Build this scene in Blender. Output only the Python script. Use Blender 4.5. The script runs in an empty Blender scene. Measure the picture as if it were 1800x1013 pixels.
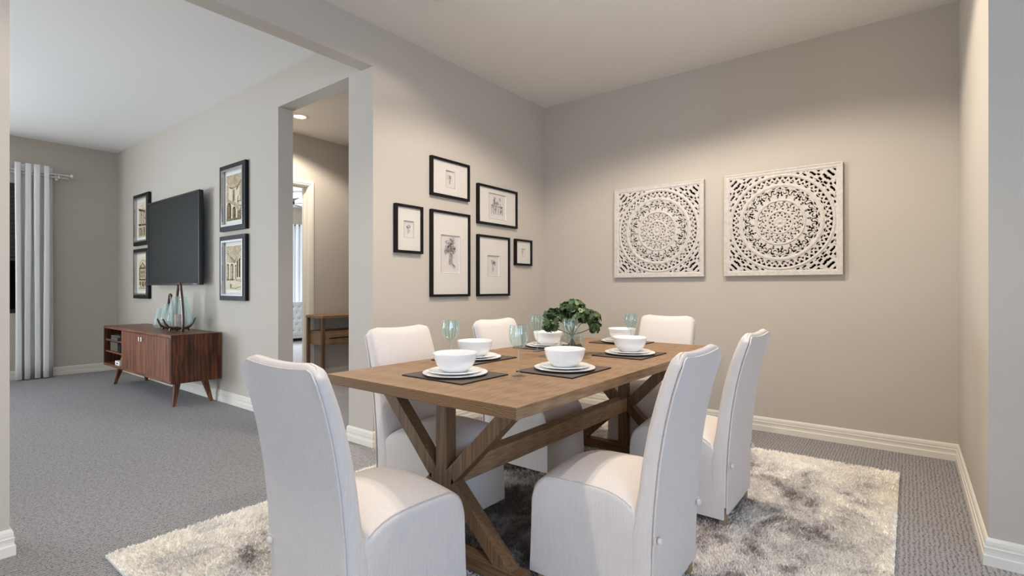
import bpy, bmesh, math, random
import numpy as np
from mathutils import Vector, Matrix
random.seed(7); rng = np.random.default_rng(7)
D = bpy.data; C = bpy.context.scene.collection
PI = math.pi
def lin(r, g, b):
    f = lambda c: (c/255/12.92) if c/255 <= .04045 else ((c/255+.055)/1.055)**2.4
    return (f(r), f(g), f(b), 1)
# ---------------------------------------------------------------- materials
def mat(name, col=(.5, .5, .5, 1), rough=.5, metal=0, spec=.5, trans=0, ior=1.45):
    m = D.materials.new(name); m.use_nodes = True
    b = m.node_tree.nodes['Principled BSDF']
    b.inputs['Base Color'].default_value = col; b.inputs['Roughness'].default_value = rough
    b.inputs['Metallic'].default_value = metal; b.inputs['Specular IOR Level'].default_value = spec
    b.inputs['Transmission Weight'].default_value = trans; b.inputs['IOR'].default_value = ior
    return m
class NT:
    def __init__(s, m): s.m = m; s.t = m.node_tree; s.b = s.t.nodes['Principled BSDF']
    def n(s, typ, **kw):
        nd = s.t.nodes.new(typ)
        for k, v in kw.items():
            if k in nd.inputs: nd.inputs[k].default_value = v
            else: setattr(nd, k, v)
        return nd
    def l(s, a, b): s.t.links.new(a, b)
    def coord(s, scale=(1, 1, 1), rot=(0, 0, 0), kind='Object'):
        tc = s.n('ShaderNodeTexCoord'); mp = s.n('ShaderNodeMapping')
        mp.inputs['Scale'].default_value = scale; mp.inputs['Rotation'].default_value = rot
        s.l(tc.outputs[kind], mp.inputs['Vector']); return mp.outputs['Vector']
    def noise(s, vec, scale, detail=4, rough=.55, dist=0):
        nd = s.n('ShaderNodeTexNoise'); nd.inputs['Scale'].default_value = scale
        nd.inputs['Detail'].default_value = detail; nd.inputs['Roughness'].default_value = rough
        nd.inputs['Distortion'].default_value = dist
        s.l(vec, nd.inputs['Vector']); return nd.outputs['Fac']
    def ramp(s, fac, stops):
        r = s.n('ShaderNodeValToRGB'); e = r.color_ramp.elements
        while len(e) < len(stops): e.new(.5)
        for i, (p, c) in enumerate(stops): e[i].position = p; e[i].color = c
        s.l(fac, r.inputs['Fac']); return r.outputs['Color']
    def bump(s, h, dist=.001, strength=1, prev=None):
        b = s.n('ShaderNodeBump'); b.inputs['Distance'].default_value = dist; b.inputs['Strength'].default_value = strength
        s.l(h, b.inputs['Height'])
        if prev: s.l(prev, b.inputs['Normal'])
        s.l(b.outputs['Normal'], s.b.inputs['Normal']); return b.outputs['Normal']
    def math(s, op, a, b=None, c=None):
        nd = s.n('ShaderNodeMath'); nd.operation = op
        for i, v in enumerate((a, b, c)):
            if v is None: continue
            if isinstance(v, (int, float)): nd.inputs[i].default_value = v
            else: s.l(v, nd.inputs[i])
        return nd.outputs[0]
def wallmat(name, col, bump=.0012, sc=170):
    m = mat(name, col, .85, spec=.25); t = NT(m); v = t.coord()
    t.bump(t.noise(v, sc, 3, .6), bump, .55); return m
M = {}
M['wall'] = wallmat('greige wall paint', lin(191, 183, 172))
M['ceil'] = wallmat('white ceiling paint', lin(232, 230, 226), .0012, 130)
M['trim'] = mat('ivory trim paint', lin(226, 221, 210), .4, spec=.4)
# carpet
m = M['carpet'] = mat('grey loop carpet', rough=1, spec=.05); t = NT(m); v = t.coord()
w = t.n('ShaderNodeTexWave'); w.wave_type = 'BANDS'; w.bands_direction = 'X'
w.inputs['Scale'].default_value = 17.5; w.inputs['Distortion'].default_value = 4.5; w.inputs['Detail'].default_value = 2; w.inputs['Detail Scale'].default_value = 1.4
t.l(v, w.inputs['Vector'])
loop = t.noise(t.coord((1, .8, 1)), 170, 3, .7)
big = t.noise(v, 45, 2, .5)
hgt = t.math('MULTIPLY_ADD', w.outputs['Fac'], .24, t.math('MULTIPLY', loop, 1.40))
hgt = t.math('MULTIPLY_ADD', big, .35, hgt)
t.l(t.ramp(hgt, [(.55, lin(42, 41, 42)), (.80, lin(112, 110, 112)), (.98, lin(172, 170, 171))]), t.b.inputs['Base Color'])  # dark crevices between loops are shade put into the colour
t.bump(hgt, .006, .9)
# rug
m = M['rug'] = mat('mottled shag wool', rough=.95, spec=.1); t = NT(m)
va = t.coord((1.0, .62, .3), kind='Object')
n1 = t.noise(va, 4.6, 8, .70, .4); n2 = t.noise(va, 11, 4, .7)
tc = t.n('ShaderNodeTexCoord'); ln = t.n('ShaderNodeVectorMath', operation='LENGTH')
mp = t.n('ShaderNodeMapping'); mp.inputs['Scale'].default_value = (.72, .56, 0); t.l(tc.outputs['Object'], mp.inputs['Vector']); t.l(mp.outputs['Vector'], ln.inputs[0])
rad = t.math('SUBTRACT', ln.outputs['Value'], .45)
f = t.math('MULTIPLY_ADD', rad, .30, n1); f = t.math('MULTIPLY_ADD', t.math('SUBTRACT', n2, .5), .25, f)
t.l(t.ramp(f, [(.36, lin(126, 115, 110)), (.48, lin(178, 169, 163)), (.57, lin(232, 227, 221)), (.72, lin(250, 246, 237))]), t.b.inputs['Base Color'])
# chair fabric
m = M['fabric'] = mat('white woven slipcover cotton', lin(226, 221, 219), .9, spec=.15); t = NT(m)
t.b.inputs['Sheen Weight'].default_value = .15
def wv(vec, axis, sc, dist=.3):
    w = t.n('ShaderNodeTexWave'); w.bands_direction = axis; w.inputs['Scale'].default_value = sc; w.inputs['Distortion'].default_value = dist
    t.l(vec, w.inputs['Vector']); return w.outputs['Fac']
v = t.coord()
a_ = wv(t.coord(rot=(.6, 0, .5)), 'Z', 135, 1.2); b_ = wv(t.coord(rot=(.5, .6, .79)), 'X', 120, 1.2)
h1 = t.math('MULTIPLY', a_, b_)
str_ = t.noise(t.coord((60, 60, 2.2)), 4.5, 4, .6)
h = t.math('MULTIPLY_ADD', str_, 1.1, h1)
t.bump(h, .0009, .8)
t.l(t.ramp(h, [(.1, lin(204, 196, 191)), (.9, lin(229, 221, 215)), (1, lin(234, 227, 221))]), t.b.inputs['Base Color'])
M['piping'] = mat('slipcover seam thread', lin(186, 181, 180), .9)
def wood(name, dark, mid, light, scale=(1, 1, 1), rot=(0, 0, 0), rough=.45, bump=.0004, ns=9.0, spec=.4, nd=.35):
    m = mat(name, rough=rough, spec=spec); t = NT(m); v = t.coord(scale, rot)
    n = t.noise(v, ns, 6, .58, nd)
    w = t.n('ShaderNodeTexWave'); w.bands_direction = 'Y'; w.inputs['Scale'].default_value = ns*.55; w.inputs['Distortion'].default_value = 7; w.inputs['Detail'].default_value = 3; w.inputs['Detail Scale'].default_value = 1.3
    t.l(v, w.inputs['Vector'])
    f = t.math('MULTIPLY_ADD', w.outputs['Fac'], .20, t.math('MULTIPLY', n, .98))
    t.l(t.ramp(f, [(.3, dark), (.55, mid), (.82, light)]), t.b.inputs['Base Color'])
    t.bump(f, bump, .6); return m
oak_shade_d, oak_shade_m, oak_shade_l = lin(72, 53, 36), lin(98, 74, 51), lin(120, 94, 69)  # darker copy: shade under the tabletop is put into these tones
M['oak_y'] = wood('weathered lit oak grain lengthwise', lin(112, 88, 64), lin(140, 111, 83), lin(157, 128, 99), (40, 1.3, 40), nd=.08, rough=.55, ns=3)  # lighter copy: light falling on the top is in the colour
M['oak_x'] = wood('weathered shaded oak grain crosswise', oak_shade_d, oak_shade_m, oak_shade_l, (1.3, 40, 40), nd=.08, rough=.6, ns=3)
M['oak_z'] = wood('weathered shaded oak grain upright', oak_shade_d, oak_shade_m, oak_shade_l, (40, 40, 1.3), nd=.08, rough=.6, ns=3)
m = M['oak_end'] = mat('weathered oak end grain', rough=.65, spec=.3); t = NT(m); v = t.coord((1.6, 1, 7))
w = t.n('ShaderNodeTexWave'); w.wave_type = 'RINGS'; w.rings_direction = 'Y'; w.inputs['Scale'].default_value = 9; w.inputs['Distortion'].default_value = 9; w.inputs['Detail'].default_value = 3; w.inputs['Detail Scale'].default_value = .9
t.l(v, w.inputs['Vector']); t.l(t.ramp(w.outputs['Fac'], [(.1, lin(92, 68, 44)), (.6, lin(116, 89, 61)), (.95, lin(134, 106, 76))]), t.b.inputs['Base Color'])
wd, wm, wl = lin(54, 27, 17), lin(100, 57, 38), lin(136, 86, 60)
M['wal_x'] = wood('walnut grain lengthwise', wd, wm, wl, (.7, 8, 8), rough=.35, ns=4)
M['wal_z'] = wood('walnut grain upright', wd, wm, wl, (9, 6, .9), rough=.35, ns=3.2)
M['wal_s'] = wood('walnut grain side panel', lin(36, 16, 9), lin(74, 38, 24), lin(112, 66, 42), (2, 4.5, .9), rough=.35, ns=3.4)
M['wal_d'] = mat('dark walnut handle', lin(84, 52, 38), .3)
M['chairleg'] = mat('pale turned chair leg wood', lin(150, 130, 100), .5)
M['porcelain'] = mat('white porcelain glaze', lin(240, 239, 237), .12, spec=.5)
m = M['placemat'] = mat('dark brown woven vinyl', lin(86, 76, 68), .65); t = NT(m)
t.bump(t.noise(t.coord((1, 1, 1)), 900, 1), .0004, .6)
M['placeedge'] = mat('dark brown stitched edge', lin(30, 19, 15), .7)
M['glass'] = mat('clear glass', (.965, .992, .988, 1), .0, trans=1, ior=1.46)
M['tealglass'] = None
def thin(name, lo, hi, n, milk=0.0, rough=.0, ior=1.5):
    m = D.materials.new(name); m.use_nodes = True; nt = m.node_tree; nt.nodes.clear(); N_ = nt.nodes.new; L = nt.links.new
    tc = N_('ShaderNodeTexCoord'); sx = N_('ShaderNodeSeparateXYZ'); L(tc.outputs['Object'], sx.inputs[0])
    at_ = N_('ShaderNodeMath'); at_.operation = 'ARCTAN2'; L(sx.outputs[1], at_.inputs[0]); L(sx.outputs[0], at_.inputs[1])
    mu = N_('ShaderNodeMath'); mu.operation = 'MULTIPLY'; mu.inputs[1].default_value = n; L(at_.outputs[0], mu.inputs[0])
    si = N_('ShaderNodeMath'); si.operation = 'SINE'; L(mu.outputs[0], si.inputs[0])
    ma = N_('ShaderNodeMath'); ma.operation = 'MULTIPLY_ADD'; ma.inputs[1].default_value = .5; ma.inputs[2].default_value = .5; L(si.outputs[0], ma.inputs[0])
    mx = N_('ShaderNodeMix'); mx.data_type = 'RGBA'; mx.inputs[6].default_value = lo; mx.inputs[7].default_value = hi; L(ma.outputs[0], mx.inputs[0])  # tint striped by angle, imitating reflected streaks in the ribs
    tr_ = N_('ShaderNodeBsdfTransparent'); L(mx.outputs[2], tr_.inputs['Color'])
    gl_ = N_('ShaderNodeBsdfGlossy'); gl_.inputs['Roughness'].default_value = rough; gl_.inputs['Color'].default_value = (.9, .97, .97, 1)
    df = N_('ShaderNodeBsdfTranslucent'); df.inputs['Color'].default_value = hi
    d2 = N_('ShaderNodeBsdfDiffuse'); d2.inputs['Color'].default_value = hi
    md = N_('ShaderNodeMixShader'); md.inputs[0].default_value = .5; L(df.outputs[0], md.inputs[1]); L(d2.outputs[0], md.inputs[2])
    m1 = N_('ShaderNodeMixShader'); m1.inputs[0].default_value = milk; L(tr_.outputs[0], m1.inputs[1]); L(md.outputs[0], m1.inputs[2])
    lw = N_('ShaderNodeLayerWeight'); lw.inputs['Blend'].default_value = .5
    pw = N_('ShaderNodeMath'); pw.operation = 'POWER'; pw.inputs[1].default_value = 3.5; L(lw.outputs['Facing'], pw.inputs[0])
    fr = N_('ShaderNodeMath'); fr.operation = 'MULTIPLY_ADD'; fr.inputs[1].default_value = .42; fr.inputs[2].default_value = .035; L(pw.outputs[0], fr.inputs[0])
    m2 = N_('ShaderNodeMixShader'); L(fr.outputs[0], m2.inputs[0]); L(m1.outputs[0], m2.inputs[1]); L(gl_.outputs[0], m2.inputs[2])
    o = N_('ShaderNodeOutputMaterial'); L(m2.outputs[0], o.inputs[0]); return m
M['tealclear'] = thin('clear teal fluted glass', (.84, .935, .935, 1), (.975, .995, .992, 1), 14, milk=.03)
M['stemglass'] = thin('clear stem glass', (.88, .93, .92, 1), (.93, .96, .95, 1), 3, milk=.10)
M['tealglass'] = thin('pale teal fluted glass', (.74, .90, .875, 1), (.90, .97, .955, 1), 16, milk=.24)
M['vaseglass'] = thin('clear vase glass', (.88, .92, .92, 1), (.92, .95, .95, 1), 3, milk=.05)
M['candle'] = mat('dusty pink candle wax', lin(196, 146, 132), .6)
M['black'] = mat('black frame lacquer', lin(12, 12, 13), .45, spec=.3)
M['charcoal'] = mat('charcoal frame', lin(42, 43, 45), .4)
M['silver'] = mat('brushed silver', lin(190, 190, 192), .25, metal=1)
M['paper'] = mat('cream mat board', lin(206, 201, 193), .8, spec=.1)
M['paperw'] = mat('bright bevel of mat board', lin(228, 225, 217), .7, spec=.1)
M['print'] = mat('drawing paper', lin(200, 194, 190), .8, spec=.1)
M['inkd'] = mat('black ink', lin(30, 28, 28), .9, spec=.05)
M['inkg'] = mat('grey ink wash', lin(138, 132, 128), .9, spec=.05)
M['inkl'] = mat('light ink wash', lin(186, 180, 174), .9, spec=.05)
def sepia(name, c1, c2):
    m = mat(name, rough=.8, spec=.1); t = NT(m); n = t.noise(t.coord(), 55, 8, .8, .6)
    t.l(t.ramp(n, [(.40, c1), (.60, c2)]), t.b.inputs['Base Color']); return m
M['sep0'] = sepia('print cream', lin(206, 192, 166), lin(232, 222, 200))
M['sep1'] = sepia('print light sepia', lin(150, 132, 102), lin(214, 200, 172))
M['sep2'] = sepia('print sepia', lin(82, 68, 48), lin(166, 148, 116))
M['sep3'] = sepia('print dark sepia', lin(34, 27, 19), lin(96, 80, 58))
M['tvbody'] = mat('black television shell', lin(20, 21, 22), .35)
M['screen'] = mat('matt dark screen', lin(40, 41, 40), .5, spec=.15)
m = M['carved'] = mat('whitewashed carved wood', lin(226, 221, 214), .75, spec=.2); t = NT(m)
nn = t.noise(t.coord((1, 1, 1)), 45, 5, .65)
t.l(t.ramp(nn, [(.3, lin(190, 184, 177)), (.6, lin(208, 202, 195))]), t.b.inputs['Base Color']); t.bump(nn, .0006, .4)
M['backing'] = mat('near black sheet', lin(20, 17, 15), .95, spec=.05)
M['curtain'] = mat('pale grey curtain cloth', lin(244, 244, 244), .85, spec=.1)
t = NT(M['curtain']); t.bump(t.noise(t.coord((1, 1, .1)), 240, 2), .0006, .5)
M['sheer'] = mat('white curtain cloth', lin(236, 239, 244), .8, spec=.1)
M['blind'] = mat('dark grey woven blind', lin(62, 63, 62), .8)
M['winframe'] = mat('bronze window frame', lin(38, 35, 31), .5)
M['pane'] = mat('tinted window pane', lin(200, 205, 205), .0, trans=1, ior=1.05)
M['sky_blocker'] = mat('dark stained fence board', lin(66, 56, 46), .9)
M['rod'] = mat('polished white metal', lin(226, 226, 226), .18, metal=.75)
M['stone'] = mat('dark glass pebbles', lin(52, 48, 50), .2)
M['water'] = mat('vase water', lin(226, 232, 232), 0, trans=1, ior=1.33)
M['leafA'] = mat('deep green leaf', lin(44, 62, 36), .5, spec=.3)
M['leafB'] = mat('mid green leaf', lin(76, 96, 56), .5, spec=.3)
M['leafC'] = mat('pale green leaf', lin(116, 132, 92), .5, spec=.3)
M['stem'] = mat('brown green stem', lin(76, 70, 48), .6)
M['whitebox'] = mat('white card box', lin(232, 232, 228), .5)
M['greybox'] = mat('grey brown fabric box', lin(88, 80, 72), .9)
M['slate'] = mat('slate blue book cloth', lin(62, 68, 70), .6)
M['dark'] = mat('near black cover', lin(26, 28, 30), .5)
M['gold'] = mat('aged brass', lin(190, 160, 96), .3, metal=1)
M['knob'] = mat('polished nickel', lin(214, 210, 204), .15, metal=1)
M['tuft'] = mat('white tufted upholstery', lin(216, 219, 224), .8)
M['button'] = mat('grey upholstery button', lin(90, 94, 102), .7)
M['bed'] = mat('white bed linen', lin(232, 233, 236), .9)
M['fan'] = mat('dark bronze fan metal', lin(46, 42, 39), .4, metal=.4)
def emit(name, col, s):
    m = D.materials.new(name); m.use_nodes = True; nt = m.node_tree; nt.nodes.clear()
    e = nt.nodes.new('ShaderNodeEmission'); o = nt.nodes.new('ShaderNodeOutputMaterial')
    e.inputs['Color'].default_value = col; e.inputs['Strength'].default_value = s; nt.links.new(e.outputs[0], o.inputs[0]); return m
M['lamp'] = emit('lit lamp lens', (1, .93, .82, 1), 9)
# ---------------------------------------------------------------- mesh helpers
class MB:
    def __init__(s): s.v = []; s.f = []; s.m = []
    def add(s, vs, fs, mi=0):
        o = len(s.v); s.v += [tuple(p) for p in vs]; s.f += [tuple(i+o for i in q) for q in fs]; s.m += [mi]*len(fs); return s
    def box(s, x0, x1, y0, y1, z0, z1, mi=0):
        x0, x1 = sorted((x0, x1)); y0, y1 = sorted((y0, y1)); z0, z1 = sorted((z0, z1))
        return s.add([(x0, y0, z0), (x1, y0, z0), (x1, y1, z0), (x0, y1, z0), (x0, y0, z1), (x1, y0, z1), (x1, y1, z1), (x0, y1, z1)],
                     [(0, 3, 2, 1), (4, 5, 6, 7), (0, 1, 5, 4), (1, 2, 6, 5), (2, 3, 7, 6), (3, 0, 4, 7)], mi)
    def beam(s, a, b, w, d, side=(0, 1, 0), mi=0):
        a = Vector(a); b = Vector(b); ax = (b-a).normalized(); sd = Vector(side); sd = (sd-ax*sd.dot(ax)).normalized(); up = ax.cross(sd)
        vs = []
        for p in (a, b):
            for i, j in ((-1, -1), (1, -1), (1, 1), (-1, 1)): vs.append(p+sd*(d/2*i)+up*(w/2*j))
        return s.add(vs, [(0, 3, 2, 1), (4, 5, 6, 7), (0, 1, 5, 4), (1, 2, 6, 5), (2, 3, 7, 6), (3, 0, 4, 7)], mi)
    def lathe(s, prof, n=32, c=(0, 0, 0), mod=None, mi=0, closed=False):
        o = len(s.v); k = len(prof)
        for i in range(n):
            a = 2*PI*i/n
            for j, (r, z) in enumerate(prof):
                rr = r*(1+(mod(a, j) if mod else 0)); s.v.append((c[0]+rr*math.cos(a), c[1]+rr*math.sin(a), c[2]+z))
        for i in range(n):
            for j in range(k if closed else k-1):
                j2 = (j+1) % k; i2 = (i+1) % n
                s.f.append((o+i*k+j, o+i2*k+j, o+i2*k+j2, o+i*k+j2)); s.m.append(mi)
        return s
    def tube(s, pts, r, n=8, mi=0, cap=True):
        pts = [Vector(p) for p in pts]; o = len(s.v); K = len(pts); prev = None
        for i, p in enumerate(pts):
            t = (pts[min(i+1, K-1)]-pts[max(i-1, 0)]).normalized()
            if prev is None: u = t.orthogonal().normalized()
            else: u = (prev-t*prev.dot(t)).normalized()
            prev = u; w = t.cross(u); rr = r[i] if isinstance(r, (list, tuple)) else r
            for j in range(n):
                a = 2*PI*j/n; s.v.append(tuple(p+u*(rr*math.cos(a))+w*(rr*math.sin(a))))
        for i in range(K-1):
            for j in range(n):
                s.f.append((o+i*n+j, o+i*n+(j+1) % n, o+(i+1)*n+(j+1) % n, o+(i+1)*n+j)); s.m.append(mi)
        if cap:
            s.f.append(tuple(o+j for j in range(n))[::-1]); s.m.append(mi)
            s.f.append(tuple(o+(K-1)*n+j for j in range(n))); s.m.append(mi)
        return s
    def ball(s, c, r, n=12, k=8, sc=(1, 1, 1), mi=0):
        prof = [(math.sin(PI*j/k)*r, -math.cos(PI*j/k)*r) for j in range(k+1)]
        o = len(s.v); s.lathe(prof, n, (0, 0, 0), mi=mi)
        for i in range(o, len(s.v)):
            x, y, z = s.v[i]; s.v[i] = (c[0]+x*sc[0], c[1]+y*sc[1], c[2]+z*sc[2])
        return s
    def loft(s, rings, mi=0, caps=True):
        o = len(s.v); n = len(rings[0])
        for r in rings: s.v += [tuple(p) for p in r]
        for i in range(len(rings)-1):
            for j in range(n):
                s.f.append((o+i*n+j, o+i*n+(j+1) % n, o+(i+1)*n+(j+1) % n, o+(i+1)*n+j)); s.m.append(mi)
        if caps:
            s.f.append(tuple(o+j for j in range(n))[::-1]); s.m.append(mi)
            s.f.append(tuple(o+(len(rings)-1)*n+j for j in range(n))); s.m.append(mi)
        return s
    def build(s, name, mats, parent=None, smooth=False, bevel=0, loc=(0, 0, 0), rotz=0, seg=2, angle=40, fix=True):
        me = D.meshes.new(name); me.from_pydata(s.v, [], s.f)
        if not isinstance(mats, (list, tuple)): mats = [mats]
        for x in mats: me.materials.append(x)
        if len(mats) > 1: me.polygons.foreach_set('material_index', s.m)
        if fix:
            bm = bmesh.new(); bm.from_mesh(me); bmesh.ops.remove_doubles(bm, verts=bm.verts, dist=1e-6)
            bmesh.ops.recalc_face_normals(bm, faces=bm.faces); bm.to_mesh(me); bm.free()
        o = D.objects.new(name, me); C.objects.link(o)
        if parent: o.parent = parent
        o.location = loc; o.rotation_euler = (0, 0, rotz)
        if bevel:
            b = o.modifiers.new('bevel', 'BEVEL'); b.width = bevel; b.segments = seg; b.limit_method = 'ANGLE'; b.angle_limit = .7
        if smooth:
            me.polygons.foreach_set('use_smooth', [True]*len(me.polygons))
            if angle < 180 and not bevel:
                bm = bmesh.new(); bm.from_mesh(me)
                for e in bm.edges:
                    if len(e.link_faces) == 2 and e.calc_face_angle(0) > math.radians(angle): e.smooth = False
                bm.to_mesh(me); bm.free()
        return o
def tag(o, label, cat, group=None, kind=None):
    o['label'] = label; o['category'] = cat
    if group: o['group'] = group
    if kind: o['kind'] = kind
    return o
def empty(name, loc=(0, 0, 0), rotz=0):
    o = D.objects.new(name, None); C.objects.link(o); o.location = loc; o.rotation_euler = (0, 0, rotz); o.empty_display_size = .05; return o
def struct(o): o['kind'] = 'structure'; return o
def dup(root, loc=None, rotz=None, parent=None):
    r = root.copy(); C.objects.link(r)
    if loc is not None: r.location = loc
    if rotz is not None: r.rotation_euler = (0, 0, rotz)
    if parent: r.parent = parent
    for ch in [x for x in D.objects if x.parent == root]: dup(ch, parent=r)
    return r
# ---------------------------------------------------------------- the rooms
H = 3.05
b = MB(); b.box(-12, 4.8, -5.3, 8.4, -.1, 0); struct(b.build('floor', M['carpet']))
b = MB(); b.box(-12, 4.8, -5.3, 8.4, H, H+.1); struct(b.build('ceiling', M['ceil']))
b = MB(); b.box(-3.185, .4, 4.49, 4.61, 0, H); struct(b.build('wall_back', M['wall']))
b = MB(); b.box(.26, .4, 3.03, 4.49, 0, H); b.box(.26, 4.64, 2.89, 3.03, 0, H); struct(b.build('wall_right', M['wall']))
b = MB(); b.box(-3.344, -3.05, 2.30, 2.437, 0, H); b.box(-3.185, -3.05, 2.437, 4.49, 0, H); b.box(-3.185, -3.05, .415, 2.30, 2.747, H)
b.box(-3.185, -3.05, -5.0, .415, 0, H); struct(b.build('wall_left', M['wall']))
b = MB(); b.box(-8.83, -4.388, 2.30, 2.437, 0, H); b.box(-4.388, -3.344, 2.30, 2.437, 2.742, H); struct(b.build('wall_living_far', M['wall']))
b = MB()
def wall_x(b, x0, x1, y0, y1, holes):     # a wall along y with rectangular openings (ya, yb, za, zb)
    y = y0
    for ya, yb, za, zb in sorted(holes):
        b.box(x0, x1, y, ya, 0, H)
        if za > 0: b.box(x0, x1, ya, yb, 0, za)
        b.box(x0, x1, ya, yb, zb, H); y = yb
    b.box(x0, x1, y, y1, 0, H)
wall_x(b, -8.97, -8.83, -5.14, 2.437, [(-4.2, -1.0, .08, 2.5), (.05, 1.33, .83, 2.46)]); struct(b.build('wall_living_left', M['wall']))
b = MB(); wall_x(b, 4.5, 4.64, -5.14, 2.89, [(-4.6, -.6, .3, 2.6)]); struct(b.build('wall_front_right', M['wall']))
b = MB()
x = -8.83
for xa, xb, za, zb in ((-8.78, -7.5, .4, 2.5), (-.4, 3.6, .3, 2.6)):
    b.box(x, xa, -5.14, -5.0, 0, H); b.box(xa, xb, -5.14, -5.0, 0, za); b.box(xa, xb, -5.14, -5.0, zb, H); x = xb
b.box(x, 4.5, -5.14, -5.0, 0, H); struct(b.build('wall_front', M['wall']))
b = MB(); wall_x(b, -6.08, -5.95, 2.437, 6.5, [(2.70, 3.514, 0, 2.428)]); struct(b.build('wall_hall_left', M['wall']))
b = MB(); b.box(-3.185, -3.05, 4.61, 6.5, 0, H); b.box(-6.08, -3.05, 6.5, 6.62, 0, H); struct(b.build('wall_hall_back', M['wall']))
b = MB(); wall_x(b, -11.62, -11.5, 2.437, 8.1, [(5.3, 6.3, .9, 2.45)]); b.box(-11.5, -6.08, 8.0, 8.12, 0, H); b.box(-11.5, -8.97, 2.30, 2.437, 0, H)
b.box(-6.08, -5.96, 6.62, 8.0, 0, H)
struct(b.build('wall_bedroom', M['wall']))
# baseboards
BP = [(0, 0), (.018, 0), (.018, .040), (.0165, .043), (.0135, .046), (.0125, .056), (.0135, .068), (.015, .071), (.015, .0745), (.0105, .077), (.0105, .0835), (.012, .086), (.0105, .100), (.006, .109), (0, .112)]
def baseboard(name, pts, m=M['trim']):
    pts = [Vector((p[0], p[1])) for p in pts]; n = len(pts); offs = []
    for i in range(n):
        ds = []
        if i > 0: ds.append((pts[i]-pts[i-1]).normalized())
        if i < n-1: ds.append((pts[i+1]-pts[i]).normalized())
        nr = [Vector((d.y, -d.x)) for d in ds]
        if len(nr) == 1: offs.append(nr[0])
        else: sm = nr[0]+nr[1]; offs.append(sm/(1+nr[0].dot(nr[1])))
    rings = [[(p.x+o.x*d, p.y+o.y*d, z) for d, z in BP] for p, o in zip(pts, offs)]
    return struct(MB().loft(rings).build(name, m))
baseboard('baseboard_dining', [(-3.344, 2.437), (-3.344, 2.30), (-3.05, 2.30), (-3.05, 4.49), (.26, 4.49), (.26, 2.89), (4.5, 2.89)])
baseboard('baseboard_living', [(-8.83, -.95), (-8.83, 2.30), (-4.388, 2.30), (-4.388, 2.437)])
baseboard('baseboard_stub', [(-3.05, -5.0), (-3.05, .415), (-3.185, .415), (-3.185, -5.0)])
baseboard('baseboard_hall', [(-5.95, 3.575), (-5.95, 6.5), (-3.185, 6.5)])
# door casing of the bedroom doorway
b = MB()
b.box(-5.95, -5.932, 3.514, 3.575, 0, 2.489); b.box(-5.95, -5.932, 2.64, 2.70, 0, 2.489); b.box(-5.95, -5.932, 2.70, 3.514, 2.428, 2.489)
b.box(-5.932, -5.926, 3.535, 3.565, 0, 2.475); b.box(-5.932, -5.926, 2.70, 3.535, 2.447, 2.475)
b.box(-6.09, -5.94, 3.504, 3.516, 0, 2.43); b.box(-6.09, -5.94, 2.698, 2.71, 0, 2.43); b.box(-6.09, -5.94, 2.71, 3.504, 2.418, 2.43)
b.box(-6.05, -6.02, 3.49, 3.504, 0, 2.418); b.box(-6.05, -6.02, 2.71, 3.49, 2.404, 2.418)
struct(b.build('trim_1', M['trim'], bevel=.0012))
# windows
def window_x(name, x, y0, y1, z0, z1, fm, nm=1, inner=None):
    r = struct(MB().box(x-.03, x+.03, y0, y1, z0, z0+.05).box(x-.03, x+.03, y0, y1, z1-.05, z1).box(x-.03, x+.03, y0, y0+.05, z0+.05, z1-.05).box(x-.03, x+.03, y1-.05, y1, z0+.05, z1-.05).build(name, fm))
    b = MB()
    for i in range(nm): yy = y0+(y1-y0)*(i+1)/(nm+1); b.box(x-.02, x+.02, yy-.025, yy+.025, z0+.05, z1-.05)
    if nm: struct(b.build('window_mullion', fm, r))
    struct(MB().box(x-.004, x+.004, y0+.05, y1-.05, z0+.05, z1-.05).build('window_pane', M['pane'], r))
    return r
window_x('window_1', -8.91, .05, 1.33, .83, 2.46, M['winframe'], 1)
window_x('window_2', -8.91, -4.2, -1.0, .08, 2.5, M['trim'], 1)
window_x('window_3', 4.57, -4.6, -.6, .3, 2.6, M['trim'], 3)
window_x('window_4', -11.56, 5.3, 6.3, .9, 2.45, M['trim'], 1)
def window_y(name, y, x0, x1, z0, z1, fm, nm):
    b = MB().box(x0, x1, y-.03, y+.03, z0, z0+.05).box(x0, x1, y-.03, y+.03, z1-.05, z1).box(x0, x0+.05, y-.03, y+.03, z0+.05, z1-.05).box(x1-.05, x1, y-.03, y+.03, z0+.05, z1-.05)
    for i in range(nm): xx = x0+(x1-x0)*(i+1)/(nm+1); b.box(xx-.025, xx+.025, y-.02, y+.02, z0+.05, z1-.05)
    r = struct(b.build(name, fm)); struct(MB().box(x0+.05, x1-.05, y-.004, y+.004, z0+.05, z1-.05).build('window_pane', M['pane'], r))
window_y('added_window_5', -5.07, -8.78, -7.5, .4, 2.5, M['trim'], 1)  # unseen window, placed so its light grazes the curtain folds
window_y('added_window_6', -5.07, -.4, 3.6, .3, 2.6, M['trim'], 2)  # unseen window, added to go with the fill behind the camera
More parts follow.
